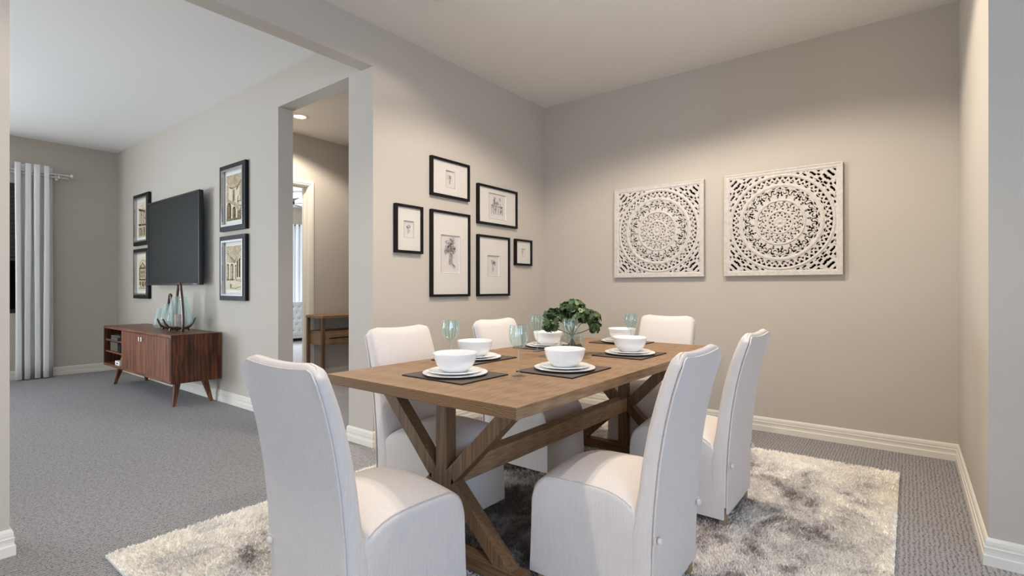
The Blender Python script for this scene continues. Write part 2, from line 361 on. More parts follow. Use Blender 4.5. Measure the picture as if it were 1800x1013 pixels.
# blind in window_1, added dark boards outside it to hide the bright sky
r = empty('window_blind', (-8.855, .69, 1.5))
b = MB()
for i in range(18):
    z = .045+i*.05
    b.add([(-.012, -.61, z-.028), (.010, -.61, z), (-.012, -.61, z+.03), (-.012, .61, z-.028), (.010, .61, z), (-.012, .61, z+.03)], [(0, 1, 4, 3), (1, 2, 5, 4), (0, 3, 5, 2), (0, 2, 1), (3, 4, 5)])
b.build('fabric_panel', M['blind'], r)
MB().box(-.02, .014, -.62, .62, .91, .955).build('head_rail', M['blind'], r)
MB().box(-.02, .014, -.62, .62, -.01, .02).build('bottom_rail', M['blind'], r)
tag(r, 'dark grey blind half lowered in the window beside the grey curtain', 'window blind')
b = MB()
for i in range(22): y = -.9+i*.15; b.box(-10.02, -10.0, y, y+.142, 0, 2.2)
tag(b.build('added_dark_boards', M['sky_blocker']), 'added dark boards outside the window behind the blind, hiding the sky', 'sky_blocker')
b = MB(); b.box(-60, -9.0, -60, 2.2, -.12, -.02); b.box(4.7, 60, -60, 60, -.12, -.02); b.box(-9, 4.7, -60, -5.3, -.12, -.02)
struct(b.build('floor_outside', mat('sandy yard ground', lin(150, 140, 124), .95)))
# ---------------------------------------------------------------- ceiling lights
def canlight(loc, label, energy, group, vis=True, size=146, col=(1, .88, .75)):
    r = empty('recessed_ceiling_light', loc)
    MB().lathe([(.062, -.002), (.066, -.010), (.094, -.006), (.096, 0), (.062, 0)], 32, closed=True).build('trim_ring', M['trim'], r, smooth=True)
    MB().lathe([(0, -.003), (.058, -.003), (.063, -.002)], 32).build('lens', M['lamp'], r)
    l = D.lights.new('lamp', 'SPOT'); l.energy = energy; l.spot_size = math.radians(size); l.spot_blend = .32; l.color = col; l.shadow_soft_size = .05
    o = D.objects.new('bulb', l); C.objects.link(o); o.parent = r; o.location = (0, 0, -.02)
    return tag(r, label, 'ceiling light', group)
canlight((-5.33, 3.04, H), 'round white recessed ceiling light glowing in the hallway beyond the doorway', 125, 'recessed hallway light')
canlight((-2.40, 2.30, H), 'round recessed light in the dining ceiling nearest the small framed sketches', 12, 'recessed dining lights')
canlight((-1.65, 2.85, H), 'round recessed light in the dining ceiling in front of the left carved panel', 125, 'recessed dining lights')
canlight((-.70, 3.05, H), 'round recessed light in the dining ceiling in front of the right carved panel', 110, 'recessed dining lights')
canlight((-1.5, .35, H), 'added unseen recessed light in the ceiling above the near dining chair', 125, 'recessed dining lights')  # added for more top light on near chair, table and rug
# ---------------------------------------------------------------- rug
RX, RY = -1.372, 2.29
r = empty('shag_rug', (RX, RY, 0)); hx, hy = 1.325, 1.63
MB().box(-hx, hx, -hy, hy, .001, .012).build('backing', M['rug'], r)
N = 210000
px = rng.uniform(-hx, hx, N); py = rng.uniform(-hy, hy, N)
def lump(x, y): return .5+.25*np.sin(7.1*x+3*np.sin(4.3*y))*np.sin(6.3*y+2*np.sin(5.1*x+1))+.25*np.sin(17*x+2*np.sin(13*y))*np.sin(15*y+1.3)
lm = lump(px, py)
hgt = (.009+.007*rng.random(N))+.005*lm
an = rng.uniform(0, 2*PI, N); w = rng.uniform(.0020, .0038, N)
la = 2.0*np.sin(2.2*px+1.7*np.sin(2*py))+rng.normal(0, .9, N); lean = rng.uniform(.2, 1.0, N)*hgt*.9
ca, sa = np.cos(an)*w, np.sin(an)*w
tx = px+np.cos(la)*lean; ty = py+np.sin(la)*lean
tx = np.clip(tx, -hx-.004, hx+.004); ty = np.clip(ty, -hy-.004, hy+.004)
mx = (px+tx)/2-np.cos(la)*lean*.22; my = (py+ty)/2-np.sin(la)*lean*.22
V = np.zeros((N, 5, 3)); V[:, 0] = np.stack([px-ca, py-sa, np.full(N, .009)], 1); V[:, 1] = np.stack([px+ca, py+sa, np.full(N, .009)], 1)
V[:, 2] = np.stack([mx+ca, my+sa, .009+(hgt-.0)*.62], 1); V[:, 3] = np.stack([mx-ca, my-sa, .009+hgt*.62], 1); V[:, 4] = np.stack([tx, ty, .009+hgt], 1)
me = D.meshes.new('pile'); me.vertices.add(N*5); me.vertices.foreach_set('co', V.reshape(-1).astype('f'))
base = (np.arange(N)*5)[:, None]
loops = np.concatenate([base+np.array([[0, 1, 2, 3]]), base+np.array([[3, 2, 4]])], 1).reshape(-1)
me.loops.add(len(loops)); me.loops.foreach_set('vertex_index', loops.astype('i'))
st = (np.arange(N)*7)[:, None]+np.array([[0, 4]]); me.polygons.add(N*2); me.polygons.foreach_set('loop_start', st.reshape(-1).astype('i'))
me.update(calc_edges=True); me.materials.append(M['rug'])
o = D.objects.new('pile', me); C.objects.link(o); o.parent = r; o['kind'] = 'stuff'
tag(r, 'cream and grey-brown mottled shag rug under the dining table', 'rug')
# ---------------------------------------------------------------- table
TX0, TX1, TY0, TY1, TZ = -2.073, -1.002, 1.314, 3.513, .76
tr = empty('dining_table', (-1.5375, 2.4135, 0))
b = MB()
b = MB().box(TX0+1.5375, TX1+1.5375, TY0-2.4135, TY1-2.4135, .717, TZ)
tt_ = b.build('tabletop', [M['oak_y'], M['oak_end']], tr, bevel=.003)
for p in tt_.data.polygons:
    if abs(p.normal.y) > .9: p.material_index = 1
for yy in (1.53, 3.23):
    y = yy-2.4135
    MB().box(-.03, .03, y-.03, y+.03, .07, .69).build('post', M['oak_z'], tr, bevel=.003)
    MB().box(-.40, .40, y-.03, y+.03, .69, .717).build('top_cleat', M['oak_x'], tr, bevel=.003)
    MB().box(-.415, .415, y-.032, y+.032, .028, .085).build('foot', M['oak_x'], tr, bevel=.003)
    MB().beam((-.058, y, .355), (.058, y, .355), .086, .0605).build('joint_block', M['oak_z'], tr, bevel=.002)
    for sx in (-1, 1):
        MB().beam((sx*.375, y, .700), (sx*.012, y, .335), .062, .056).build('upper_brace', M['oak_z'], tr, bevel=.003)
        MB().beam((sx*.012, y, .372), (sx*.362, y, .048), .062, .056).build('lower_brace', M['oak_z'], tr, bevel=.003)
MB().box(-.036, .036, 1.56-2.4135, 3.20-2.4135, .318, .408).build('stretcher', M['oak_y'], tr, bevel=.003)
tag(tr, 'brown oak trestle dining table with crossed braces, standing on the shag rug', 'dining table')
# ---------------------------------------------------------------- chairs
def interp(tab, z):
    for (a, va), (b_, vb) in zip(tab, tab[1:]):
        if z <= b_: t_ = (z-a)/(b_-a); return va+(vb-va)*max(0, min(1, t_))
    return tab[-1][1]
def smoothtab(tab, z, e=.03): return (interp(tab, z-e)+2*interp(tab, z)+interp(tab, z+e))/4
REAR = [(0, 0), (.2, -.002), (.4, -.012), (.56, -.028), (.68, -.048), (.81, -.076), (.93, -.108), (1, -.13)]
FRONT = [(0, .09), (.30, .085), (.40, .062), (.455, .052), (.55, .040), (.67, .017), (.79, -.015), (.90, -.056), (.93, -.078), (1, -.12)]
HW = .215
def rrect(x0, x1, y0, y1, r, z, n=4):
    out = []
    for cx, cy, a0 in ((x1-r, y1-r, 0), (x0+r, y1-r, PI/2), (x0+r, y0+r, PI), (x1-r, y0+r, 1.5*PI)):
        for i in range(n+1): a = a0+PI/2*i/n; out.append((cx+r*math.cos(a), cy+r*math.sin(a), z))
    return out
def topz(y): return .912+.013*(abs(y)/HW)**2 - (.040*max(0, (abs(y)/HW-.78)/.22)**2.4)
def make_chair():
    root = empty('slipcovered_dining_chair')
    # seat with skirt
    rings = []
    def side(x):
        z = .365+.072*(1-math.exp(-max(0, x-.05)/.055)) if x < .3 else .4363
        z -= .010*max(0, (x-.18)/.2) if x > .18 else 0
        if x > .40: q = min(1, (x-.40)/.088); z -= .085*(1-math.sqrt(max(0, 1-q*q)))
        return z
    xs = [.012, .05, .075, .10, .13, .17, .22, .28, .34, .38, .41, .43, .45, .465, .478, .486, .490]
    for x in xs:
        zs = side(x); cr = .034*max(0.0, 1-((x-.27)/.26)**2); hw = HW-.004
        fl = .006; ring = []
        r = .022
        # from bottom right up and over to the bottom left
        for k in range(6): z = .042+(zs-r-.042)*k/5; ring.append((x+(.006*(1-k/5) if x > .4 else 0), -(hw+fl*(1-k/5)**2), z))
        for k in range(1, 5): a = PI/2*k/4; ring.append((x, -(hw-r+r*math.cos(a)), zs-r+r*math.sin(a)))
        for k in range(1, 10): y = -(hw-r)+2*(hw-r)*k/10; ring.append((x, y, zs+cr*(1-(y/(hw-r))**2)))
        ring += [(p[0], -p[1], p[2]) for p in ring[:10]][::-1]
        rings.append(ring)
    MB().loft(rings).build('seat', M['fabric'], root, smooth=True, angle=35)
    # backrest cushion
    rings = []; nz = 26
    zs = [.10]+[.30+.60*i/(nz-1) for i in range(nz)]
    def section(z, k):     # k 0..1 top rounding, rows carry their own y-dependent height
        xr, xf = smoothtab(REAR, z)+.002, smoothtab(FRONT, z); ring = []
        hw = HW-.002; r = min(.022, (xf-xr)*.45)
        base = [(min(p[0], 9) if p[0] > (xr+xf)/2 else xr+(p[0]-xr)*.35, p[1], 0) for p in rrect(xr, xf, -hw, hw, r, 0)]
        sub = []
        n = len(base)
        for i in range(n):
            p, q = base[i], base[(i+1) % n]; sub.append(p)
            if abs(p[1]-q[1]) > .1: sub += [(p[0]+(q[0]-p[0])*j/10, p[1]+(q[1]-p[1])*j/10, 0) for j in range(1, 10)]
        return sub
    for z in zs: rings.append([(p[0]+(.012*(1-(p[1]/HW)**2) if p[0] > .5*(smoothtab(REAR, z)+smoothtab(FRONT, z)) and z > .3 else 0), p[1], z+(topz(p[1])-.912)*max(0, (z-.7)/.212)**1.5) for p in section(z, 0)])
    for q in (.35, .65, .88, 1.0):    # rolled top
        z = .912
        sec = section(.905, 0); cx = (smoothtab(REAR, .905)+smoothtab(FRONT, .905))/2-.004*q; sh = math.sqrt(1-q*q)*.9+.06
        cy = 1-.06*(1-math.sqrt(1-min(.99, q)**2))
        rings.append([(cx+(p[0]-cx)*sh, p[1]*cy, .905+.016*q+(topz(p[1])-.912)) for p in sec])
    MB().loft(rings).build('backrest', M['fabric'], root, smooth=True, angle=60)
    # rear panel, hanging from the top edge to just above the floor
    rows = []; zz = [.075+(.905-.075)*i/30 for i in range(31)]; ys = [-1, -.9, -.8, -.6, -.4, -.2, 0, .2, .4, .6, .8, .9, 1]
    b = MB(); o = []
    for sd in (0, 1):
        for z in zz:
            for y in ys:
                yy = y*(HW+.001)
                zt = z+(topz(yy)-.912)*max(0, (z-.7)/.212)**1.5
                xx = smoothtab(REAR, z)-.003+.005*sd - (.0025*math.cos(y*PI/2) if not sd else 0)
                b.v.append((xx, yy, zt))
    ny = len(ys); nzr = len(zz)
    def idx(s_, i, j): return s_*ny*nzr+i*ny+j
    for s_ in (0, 1):
        for i in range(nzr-1):
            for j in range(ny-1): b.f.append((idx(s_, i, j), idx(s_, i, j+1), idx(s_, i+1, j+1), idx(s_, i+1, j)))
    for i in range(nzr-1):
        for j in (0, ny-1): b.f.append((idx(0, i, j), idx(0, i+1, j), idx(1, i+1, j), idx(1, i, j)))
    for j in range(ny-1):
        for i in (0, nzr-1): b.f.append((idx(0, i, j), idx(0, i, j+1), idx(1, i, j+1), idx(1, i, j)))
    b.m = [0]*len(b.f)
    pan = b.build('rear_panel', M['fabric'], root, smooth=True, angle=60)
    pt = []
    for z in zz[6:]: pt.append((smoothtab(REAR, z)+.0030, -(HW+.0005), z+(topz(HW)-.912)*max(0, (z-.7)/.212)**1.5))
    MB().tube(pt, .0016, 6).build('seam', M['piping'], pan, smooth=True); MB().tube([(p[0], -p[1], p[2]) for p in pt], .0016, 6).build('seam', M['piping'], pan, smooth=True)
    sp = []
    for sx in (-1, 1): sp.append([(x, sx*(HW-.004-.006), side(x)-.004) for x in xs[2:]])
    for q in sp: MB().tube(q, .0011, 6).build('seam', M['piping'], [c for c in D.objects if c.parent == root and c.name.startswith('seat')][0], smooth=True)
    for sy in (-1, 1):
        kb = MB().ball((-.020, sy*(HW-.018), .300), .0125, 12, 8, (.8, 1, 1)).build('button', M['fabric'], root, smooth=True)
        lp = [(-.012+.003*math.cos(a), sy*(HW-.004)+sy*-.014*math.cos(a), .302+.010*math.sin(a)) for a in [2*PI*i/16 for i in range(17)]]
        MB().tube(lp, .0026, 6).build('loop', M['fabric'], kb, smooth=True)
    for lx, ly in ((.022, .19), (.022, -.19), (.45, .185), (.45, -.185)):
        MB().beam((lx, ly, .0165), (lx, ly, .30), .034, .034).build('leg', M['chairleg'], root, bevel=.003)
    return root
chair = make_chair()
seats = [(-1.485, .872, PI/2, 'at the near end of the table, back turned'),
         (-2.162, 1.870, 0, 'on the table side by the sketches, the nearer one'),
         (-2.185, 2.735, 0, 'on the table side by the sketches, the farther one'),
         (-1.485, 3.800, -PI/2, 'at the far end of the table behind the bowls'),
         (-.672, 1.835, PI, 'on the right side of the table, the nearer one'),
         (-.678, 2.735, PI, 'on the right side of the table, the farther one')]
for i, (x, y, rz, s_) in enumerate(seats):
    c = chair if i == 0 else dup(chair)
    c.location = (x, y, 0 if i else 0); c.rotation_euler = (0, 0, rz)
    tag(c, 'white slipcovered dining chair '+s_, 'chair', 'slipcovered chairs round the dining table')
# lift chairs onto the pile
for o in D.objects:
    if o.name.startswith('slipcovered_dining_chair'): o.location.z = .008
# ---------------------------------------------------------------- table settings
mats_ = [(-1.585, 1.635, PI/2), (-1.28, 2.055, 0), (-1.28, 2.765, 0), (-1.605, 3.335, PI/2), (-1.865, 2.075, 0), (-1.865, 2.790, 0)]
where = ['at the near table end', 'on the right table side, nearer one', 'on the right table side, farther one',
         'at the far table end', 'on the left table side, nearer one', 'on the left table side, farther one']
def p_mat():
    r = empty('placemat'); MB().box(-.146, .146, -.176, .176, 0, .005).build('mat_panel', M['placemat'], r, bevel=.001)
    MB().box(-.15, -.146, -.18, .18, 0, .0052).box(.146, .15, -.18, .18, 0, .0052).box(-.146, .146, -.18, -.176, 0, .0052).box(-.146, .146, .176, .18, 0, .0052).build('border', M['placeedge'], r); return r
def p_plate(): return MB().lathe([(0, .004), (.075, .004), (.078, 0), (.086, 0), (.092, .003), (.138, .0085), (.143, .0105), (.1425, .0135), (.137, .0130), (.098, .0085), (.088, .0075), (0, .0075)], 56).build('dinner_plate', M['porcelain'], smooth=True, angle=70)
def p_salad():
    sc = lambda a, j: (.022*abs(math.sin(a*5))*(1 if 4 <= j <= 8 else 0))
    return MB().lathe([(0, .003), (.055, .003), (.058, 0), (.064, 0), (.072, .003), (.110, .0085), (.116, .0105), (.1155, .0140), (.109, .0135), (.074, .0085), (.064, .007), (0, .007)], 120, mod=sc).build('salad_plate', M['porcelain'], smooth=True, angle=70)
def p_bowl():
    out = [(0, .004), (.044, .004), (.047, 0), (.054, 0), (.058, .005), (.072, .017), (.084, .034), (.0915, .054), (.0955, .075), (.0962, .081), (.0940, .0825), (.0905, .080)]
    inn = [(.0865, .055), (.079, .036), (.067, .020), (.050, .011), (0, .009)]
    return MB().lathe(out+inn, 56).build('soup_bowl', M['porcelain'], smooth=True, angle=70)
protos = {}
for i, ((x, y, rz), wh) in enumerate(zip(mats_, where)):
    for key, fn, z, lab, cat, grp in (('m', p_mat, TZ, 'dark brown placemat ', 'placemat', 'placemats'), ('p', p_plate, TZ+.0052, 'white dinner plate ', 'plate', 'dinner plates'),
                                 ('s', p_salad, TZ+.0140, 'white scalloped salad plate ', 'plate', 'salad plates'), ('b', p_bowl, TZ+.0212, 'white round bowl ', 'bowl', 'soup bowls')):
        if i == 0: o = protos[key] = fn()
        else: o = dup(protos[key])
        o.location = (x, y, z); o.rotation_euler = (0, 0, rz)
        pre = {'m': 'lying ', 'p': 'on its placemat ', 's': 'under the bowl ', 'b': 'on stacked plates '}[key]
        tag(o, lab+pre+wh, cat, grp+' on the table')
def p_glass():
    r = empty('wine_glass')
    rib = lambda a, j: .012*math.cos(a*14)
    MB().lathe([(0, .0), (.034, .0), (.0345, .0012), (.030, .003), (.012, .0065), (.0045, .012), (.0033, .03), (.0031, .07), (.0035, .105), (.006, .115), (0, .1175)], 40)  .build('stem', M['stemglass'], r, smooth=True, angle=70)
    bowl = MB().lathe([(0, .1165), (.010, .118), (.022, .125), (.033, .139), (.040, .157), (.0435, .176), (.0435, .195), (.041, .213), (.0395, .223), (.0385, .2234), (.0395, .213), (.042, .195), (.042, .176), (.0385, .158), (.031, .141), (.021, .1275), (.010, .121), (0, .1195)], 84, mod=rib)
    bowl.build('bowl', M['tealclear'], r, smooth=True, angle=70); return r
gl = p_glass()
for i, (x, y, s_) in enumerate(((-1.359, 1.80, 'nearest the viewer, between the two front bowls'), (-1.842, 1.865, 'rising left of centre behind the near-end bowl'), (-1.795, 2.566, 'just left of the green plant'),
                              (-1.43, 2.35, 'in front of the green plant'), (-1.408, 3.06, 'right of the plant beside the far end of the table'))):
    o = gl if i == 0 else dup(gl); o.location = (x, y, TZ)
    tag(o, 'pale teal stemmed wine glass '+s_, 'wine glass', 'wine glasses on the dining table')
# vase with greenery
vx, vy = -1.545, 2.56
r = empty('glass_vase', (vx, vy, TZ))
MB().lathe([(0, 0), (.068, 0), (.071, .003), (.071, .112), (.0695, .113), (.068, .112), (.068, .008), (0, .007)], 48).build('body', M['vaseglass'], r, smooth=True, angle=50)
b = MB()
for i in range(170):
    a = random.uniform(0, 2*PI); q = .056*math.sqrt(random.random()); b.ball((q*math.cos(a), q*math.sin(a), .015+random.random()*.042), random.uniform(.007, .010), 6, 4, (1, 1, .7))
pb = b.build('pebbles', M['stone'], r, smooth=True); pb['kind'] = 'stuff'
tag(r, 'low round clear glass vase with dark pebbles in the middle of the table', 'vase')
r = empty('leafy_bouquet', (vx, vy, TZ+.058))
lobes = [((0, 0, .205), (.075, .075, .058), 170), ((-.10, -.02, .165), (.075, .06, .045), 90), ((.105, .03, .16), (.07, .06, .045), 90), ((-.02, .085, .17), (.06, .06, .045), 50), ((.03, -.085, .17), (.06, .05, .04), 50),
         ((-.135, -.075, .115), (.045, .04, .04), 60), ((.145, .105, .095), (.04, .035, .04), 55), ((.02, -.02, .16), (.08, .07, .04), 70)]
th = .66     # clumps spread across the view direction of the long table diagonal
b = MB()
def leaf(b, p, nrm, sz, mi):
    n_ = Vector(nrm).normalized(); u = n_.orthogonal().normalized(); u = (Matrix.Rotation(random.uniform(0, 2*PI), 3, n_) @ u); w_ = n_.cross(u)
    P = Vector(p); k = 9; vs = [P-n_*sz*.10]
    for ring_, rr in ((0, .55), (1, 1.0)):
        for i in range(k):
            a = 2*PI*i/k; q = rr*sz*(1+(.22*math.sin(a*4.5+i) if ring_ else 0)); vs.append(P+u*q*math.cos(a)+w_*q*math.sin(a)+n_*(sz*(.05 if not ring_ else random.uniform(-.18, .30))))
    fs = [(0, 1+i, 1+(i+1) % k) for i in range(k)]+[(1+i, 1+k+i, 1+k+(i+1) % k, 1+(i+1) % k) for i in range(k)]
    b.add(vs, fs, mi)
for (cx, cy, cz), (sx, sy, sz), n in lobes:
    X = cx*math.cos(th)-cy*math.sin(th); Y = cx*math.sin(th)+cy*math.cos(th)
    for i in range(n):
        d = Vector((random.gauss(0, 1), random.gauss(0, 1), random.gauss(0, 1)+.25)).normalized()
        q = random.uniform(.55, 1.0)
        p = (X+d.x*sx*q, Y+d.y*sy*q, cz+d.z*sz*q)
        leaf(b, p, d+Vector((random.gauss(0, .4), random.gauss(0, .4), random.gauss(0, .3)+.2)), random.uniform(.011, .021), random.choice([0, 0, 1, 1, 1, 2]))
fo = b.build('foliage', [M['leafA'], M['leafB'], M['leafC']], r, smooth=True, angle=180, fix=False)
b = MB()
for (cx, cy, cz), _, _ in lobes:
    X = cx*math.cos(th)-cy*math.sin(th); Y = cx*math.sin(th)+cy*math.cos(th)
    b.tube([(-X*.15, -Y*.15, 0), (X*.08, Y*.08, .06), (X*.45, Y*.45, cz*.72), (X, Y, cz)], [.0028, .0026, .0022, .0018], 6)
b.build('stems', M['stem'], r, smooth=True)
tag(r, 'bushy green leafy cuttings drooping out of the glass vase on the table', 'plant')
# ---------------------------------------------------------------- carved mandala panels
def make_panel(S):
    root = empty('carved_wall_panel')
    n = 330; c = (np.arange(n)+.5)/n*2-1; X, Z = np.meshgrid(c, c)
    R = np.hypot(X, Z); T = np.arctan2(Z, X)
    hole = np.zeros((n, n), bool); B = .915
    def ang(N, ph=0): return np.abs(((T*N/(2*PI)+ph) % 1)-.5)*2      # 0 centre of cell .. 1 edge
    def slot(r0, r1, N, w, ph=0, flip=False, twist=0):
        Tt = T+twist*(R-r0); a = np.abs(((Tt*N/(2*PI)+ph) % 1)-.5)*2
        u = np.clip((R-r0)/(r1-r0), 0, 1); 
        if flip: u = 1-u
        return (R > r0) & (R < r1) & (a < w*(.25+.9*u))
    hole |= slot(.115, .148, 12, .50, flip=True); hole |= slot(.152, .188, 12, .50, .5)
    hole |= slot(.232, .262, 16, .40, 0); hole |= slot(.262, .312, 16, .30, .5, twist=3); hole |= slot(.300, .335, 32, .36, 0, twist=-4)
    hole |= slot(.338, .366, 32, .5, .25, True); hole |= slot(.366, .388, 16, .40, 0)
    def arc(N, rc, ra, wd, a0, a1, ph=0, mirror=True):   # curled slits, N copies round the circle
        nonlocal hole
        th_ = ((T*N/(2*PI)+ph) % 1-.5)*2*PI/N
        if mirror: th_ = np.abs(th_)
        lx = R*np.cos(th_)-rc[0]; ly = R*np.sin(th_)-rc[1]
        q = np.hypot(lx, ly); a = np.arctan2(ly, lx) % (2*PI)
        tt = np.clip((a-a0)/(a1-a0), 0, 1); wid = wd*.78*np.sin(tt*PI)**.6
        hole |= (a > a0) & (a < a1) & (np.abs(q-ra) < wid)
    N2 = 10
    arc(N2, (.555, .085), .064, .016, .3, 2.4); arc(N2, (.555, .085), .066, .015, 3.5, 5.3); arc(N2, (.555, .085), .026, .012, 1.0, 5.2)
    arc(N2, (.615, .0), .068, .015, 2.0, 3.9, mirror=False); arc(N2, (.480, .0), .034, .015, .2, 1.5); arc(N2, (.630, .125), .045, .015, 2.2, 4.3); arc(N2, (.475, .125), .038, .014, .2, 2.0)
    hole |= slot(.622, .655, N2, .16, 0, True); hole |= slot(.444, .478, N2*2, .22, .25); hole |= slot(.565, .62, N2*2, .10, .25, twist=2); hole |= slot(.632, .655, N2*2, .42, 0)
    # triangle band
    hole |= slot(.732, .758, 36, .62, 0); hole |= slot(.766, .800, 56, .50, 0, True); hole |= slot(.802, .848, 56, .72, .5)
    # corners
    ax, az = np.abs(X), np.abs(Z); P_ = np.maximum(ax, az); Q_ = np.minimum(ax, az)
    cor = (R > .905) & (P_ < B-.02)
    Tc = np.arctan2(Q_, P_)       # 0 at the edge middles, 45 degrees on the diagonals
    f = (np.cos(70*R+9*Tc) > .12) & (np.cos(44*Tc-7*R) > .0); g = (np.cos(61*R-12*Tc+1.5) > .5) & (np.cos(50*Tc+9*R+2) > .3)
    hole |= cor & (R > .935) & (f | g)
    hole |= slot(.485, .515, 20, .30, .25, True) | slot(.60, .62, 40, .30, 0)
    hole |= cor & (R < .945) & (ang(48) < .45) & (R > .915)
    hole &= (P_ < B)
    solid = ~hole
    # relief height
    hgt = np.full((n, n), .012)
    for a, b_, h_ in ((.19, .225, .006), (.39, .435, .007), (.665, .725, .006), (.855, .90, .006)):
        q = (R-a)/(b_-a); mk = (q > 0) & (q < 1); hgt[mk] += h_*np.sin(q[mk]*PI)**.6
    hgt[R < .10] += .004*np.abs(np.cos(4*T[R < .10]))+.003*np.cos(R[R < .10]*60); hgt[R < .02] += .004
    hgt += .0009*np.sin(34*X+6*np.sin(9*Z))*np.sin(31*Z+6*np.sin(11*X))*(P_ < B)
    hgt[P_ > B] = .017
    # mesh: solid cells raised as faces, sides at hole edges
    vid = -np.ones((n+1, n+1), int); 
    hv = np.zeros((n+1, n+1)); cnt = np.zeros((n+1, n+1))
    for di in (0, 1):
        for dj in (0, 1):
            hv[di:n+di, dj:n+dj] += hgt*solid; cnt[di:n+di, dj:n+dj] += solid
    used = cnt > 0; hv[used] /= cnt[used]
    vid[used] = np.arange(used.sum())
    ii, jj = np.nonzero(used); K = len(ii)
    xs = (jj/n-.5)*S; zs = (ii/n-.5)*S
    V1 = np.stack([xs, -.020-hv[ii, jj], zs], 1); V0 = np.stack([xs, np.full(K, -.012), zs], 1)
    V = np.concatenate([V1, V0])
    si, sj = np.nonzero(solid)
    F = [np.stack([vid[si, sj], vid[si, sj+1], vid[si+1, sj+1], vid[si+1, sj]], 1)]
    pad = np.pad(solid, 1)
    for di, dj, e in ((-1, 0, ((0, 0), (0, 1))), (1, 0, ((1, 1), (1, 0))), (0, -1, ((1, 0), (0, 0))), (0, 1, ((0, 1), (1, 1)))):
        nb = pad[si+1+di, sj+1+dj]; a_i, a_j = si[~nb], sj[~nb]
        p = vid[a_i+e[0][0], a_j+e[0][1]]; q = vid[a_i+e[1][0], a_j+e[1][1]]
        F.append(np.stack([q, p, p+K, q+K], 1))
    F = np.concatenate(F)
    me = D.meshes.new('carving'); me.vertices.add(len(V)); me.vertices.foreach_set('co', V.reshape(-1).astype('f'))
    me.loops.add(F.size); me.loops.foreach_set('vertex_index', F.reshape(-1).astype('i'))
    me.polygons.add(len(F)); me.polygons.foreach_set('loop_start', (np.arange(len(F))*4).astype('i')); me.update(calc_edges=True)
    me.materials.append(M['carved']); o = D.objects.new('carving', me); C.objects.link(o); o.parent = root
    h = S/2
    b = MB()
    w = .012
    b.box(-h, h, -.040, 0, -h, -h+w).box(-h, h, -.040, 0, h-w, h).box(-h, -h+w, -.040, 0, -h+w, h-w).box(h-w, h, -.040, 0, -h+w, h-w)
    b.build('frame', M['carved'], root, bevel=.0015)
    MB().box(-h+w, h-w, -.010, -.001, -h+w, h-w).build('dark_back_sheet', M['backing'], root)  # dark sheet behind the cut openings
    return root
p1 = make_panel(.834)
p1.location = (-1.800, 4.49, 1.662)
tag(p1, 'whitewashed carved mandala wall panel, the left one nearer the room corner', 'wall panel', 'carved mandala panels on the back wall')
p2 = dup(p1); p2.location = (-.8005, 4.49, 1.663)
tag(p2, 'whitewashed carved mandala wall panel, the right one above the right-hand chairs', 'wall panel', 'carved mandala panels on the back wall')
# ---------------------------------------------------------------- framed pictures
def frame_bars(w, h, bw, d, mi=0, y0=0):
    b = MB(); W, Hh = w/2, h/2
    o = [(-W, -Hh), (W, -Hh), (W, Hh), (-W, Hh)]; i_ = [(-W+bw, -Hh+bw), (W-bw, -Hh+bw), (W-bw, Hh-bw), (-W+bw, Hh-bw)]
    vs = [(x, y0-d, z) for x, z in o]+[(x, y0-d, z) for x, z in i_]+[(x, y0, z) for x, z in o]+[(x, y0, z) for x, z in i_]
    fs = []
    for k in range(4):
        k2 = (k+1) % 4; fs += [(k, k2, 4+k2, 4+k), (8+k, 12+k, 12+k2, 8+k2), (k, 8+k, 8+k2, k2), (4+k, 4+k2, 12+k2, 12+k)]
    return b.add(vs, fs, mi)
class Draw(MB):
    lv = 0
    def poly(s, pts, mi, y=-.0): s.lv += 1; yy = y-.00004*s.lv; s.add([(x, yy, z) for x, z in pts], [tuple(range(len(pts)))], mi)
    def rect(s, x0, x1, z0, z1, mi, y=0): s.poly([(x0, z0), (x1, z0), (x1, z1), (x0, z1)], mi, y)
    def stroke(s, pts, w, mi, y=0):
        s.lv += 1; yy = y-.00004*s.lv; n = len(pts); vs = []
        for i, (x, z) in enumerate(pts):
            a = pts[max(0, i-1)]; c = pts[min(n-1, i+1)]; dx, dz = c[0]-a[0], c[1]-a[1]; L = math.hypot(dx, dz) or 1
            ww = w*(.35+.65*math.sin(PI*(i+.5)/n)); vs += [(x-dz/L*ww/2, yy, z+dx/L*ww/2), (x+dz/L*ww/2, yy, z-dx/L*ww/2)]
        s.add(vs, [(2*i, 2*i+1, 2*i+3, 2*i+2) for i in range(n-1)], mi)
    def arch(s, cx, z0, z1, w, mi, y=0):
        r_ = w/2; pts = [(cx-r_, z0), (cx+r_, z0)]+[(cx+r_*math.cos(PI*k/10), z1-r_+r_*math.sin(PI*k/10)) for k in range(11)]
        s.poly(pts, mi, y)
def curve(x, z, ang, L, bend, n=9):
    pts = [(x, z)]
    for i in range(n): ang += bend/n; x += math.cos(ang)*L/n; z += math.sin(ang)*L/n; pts.append((x, z))
    return pts
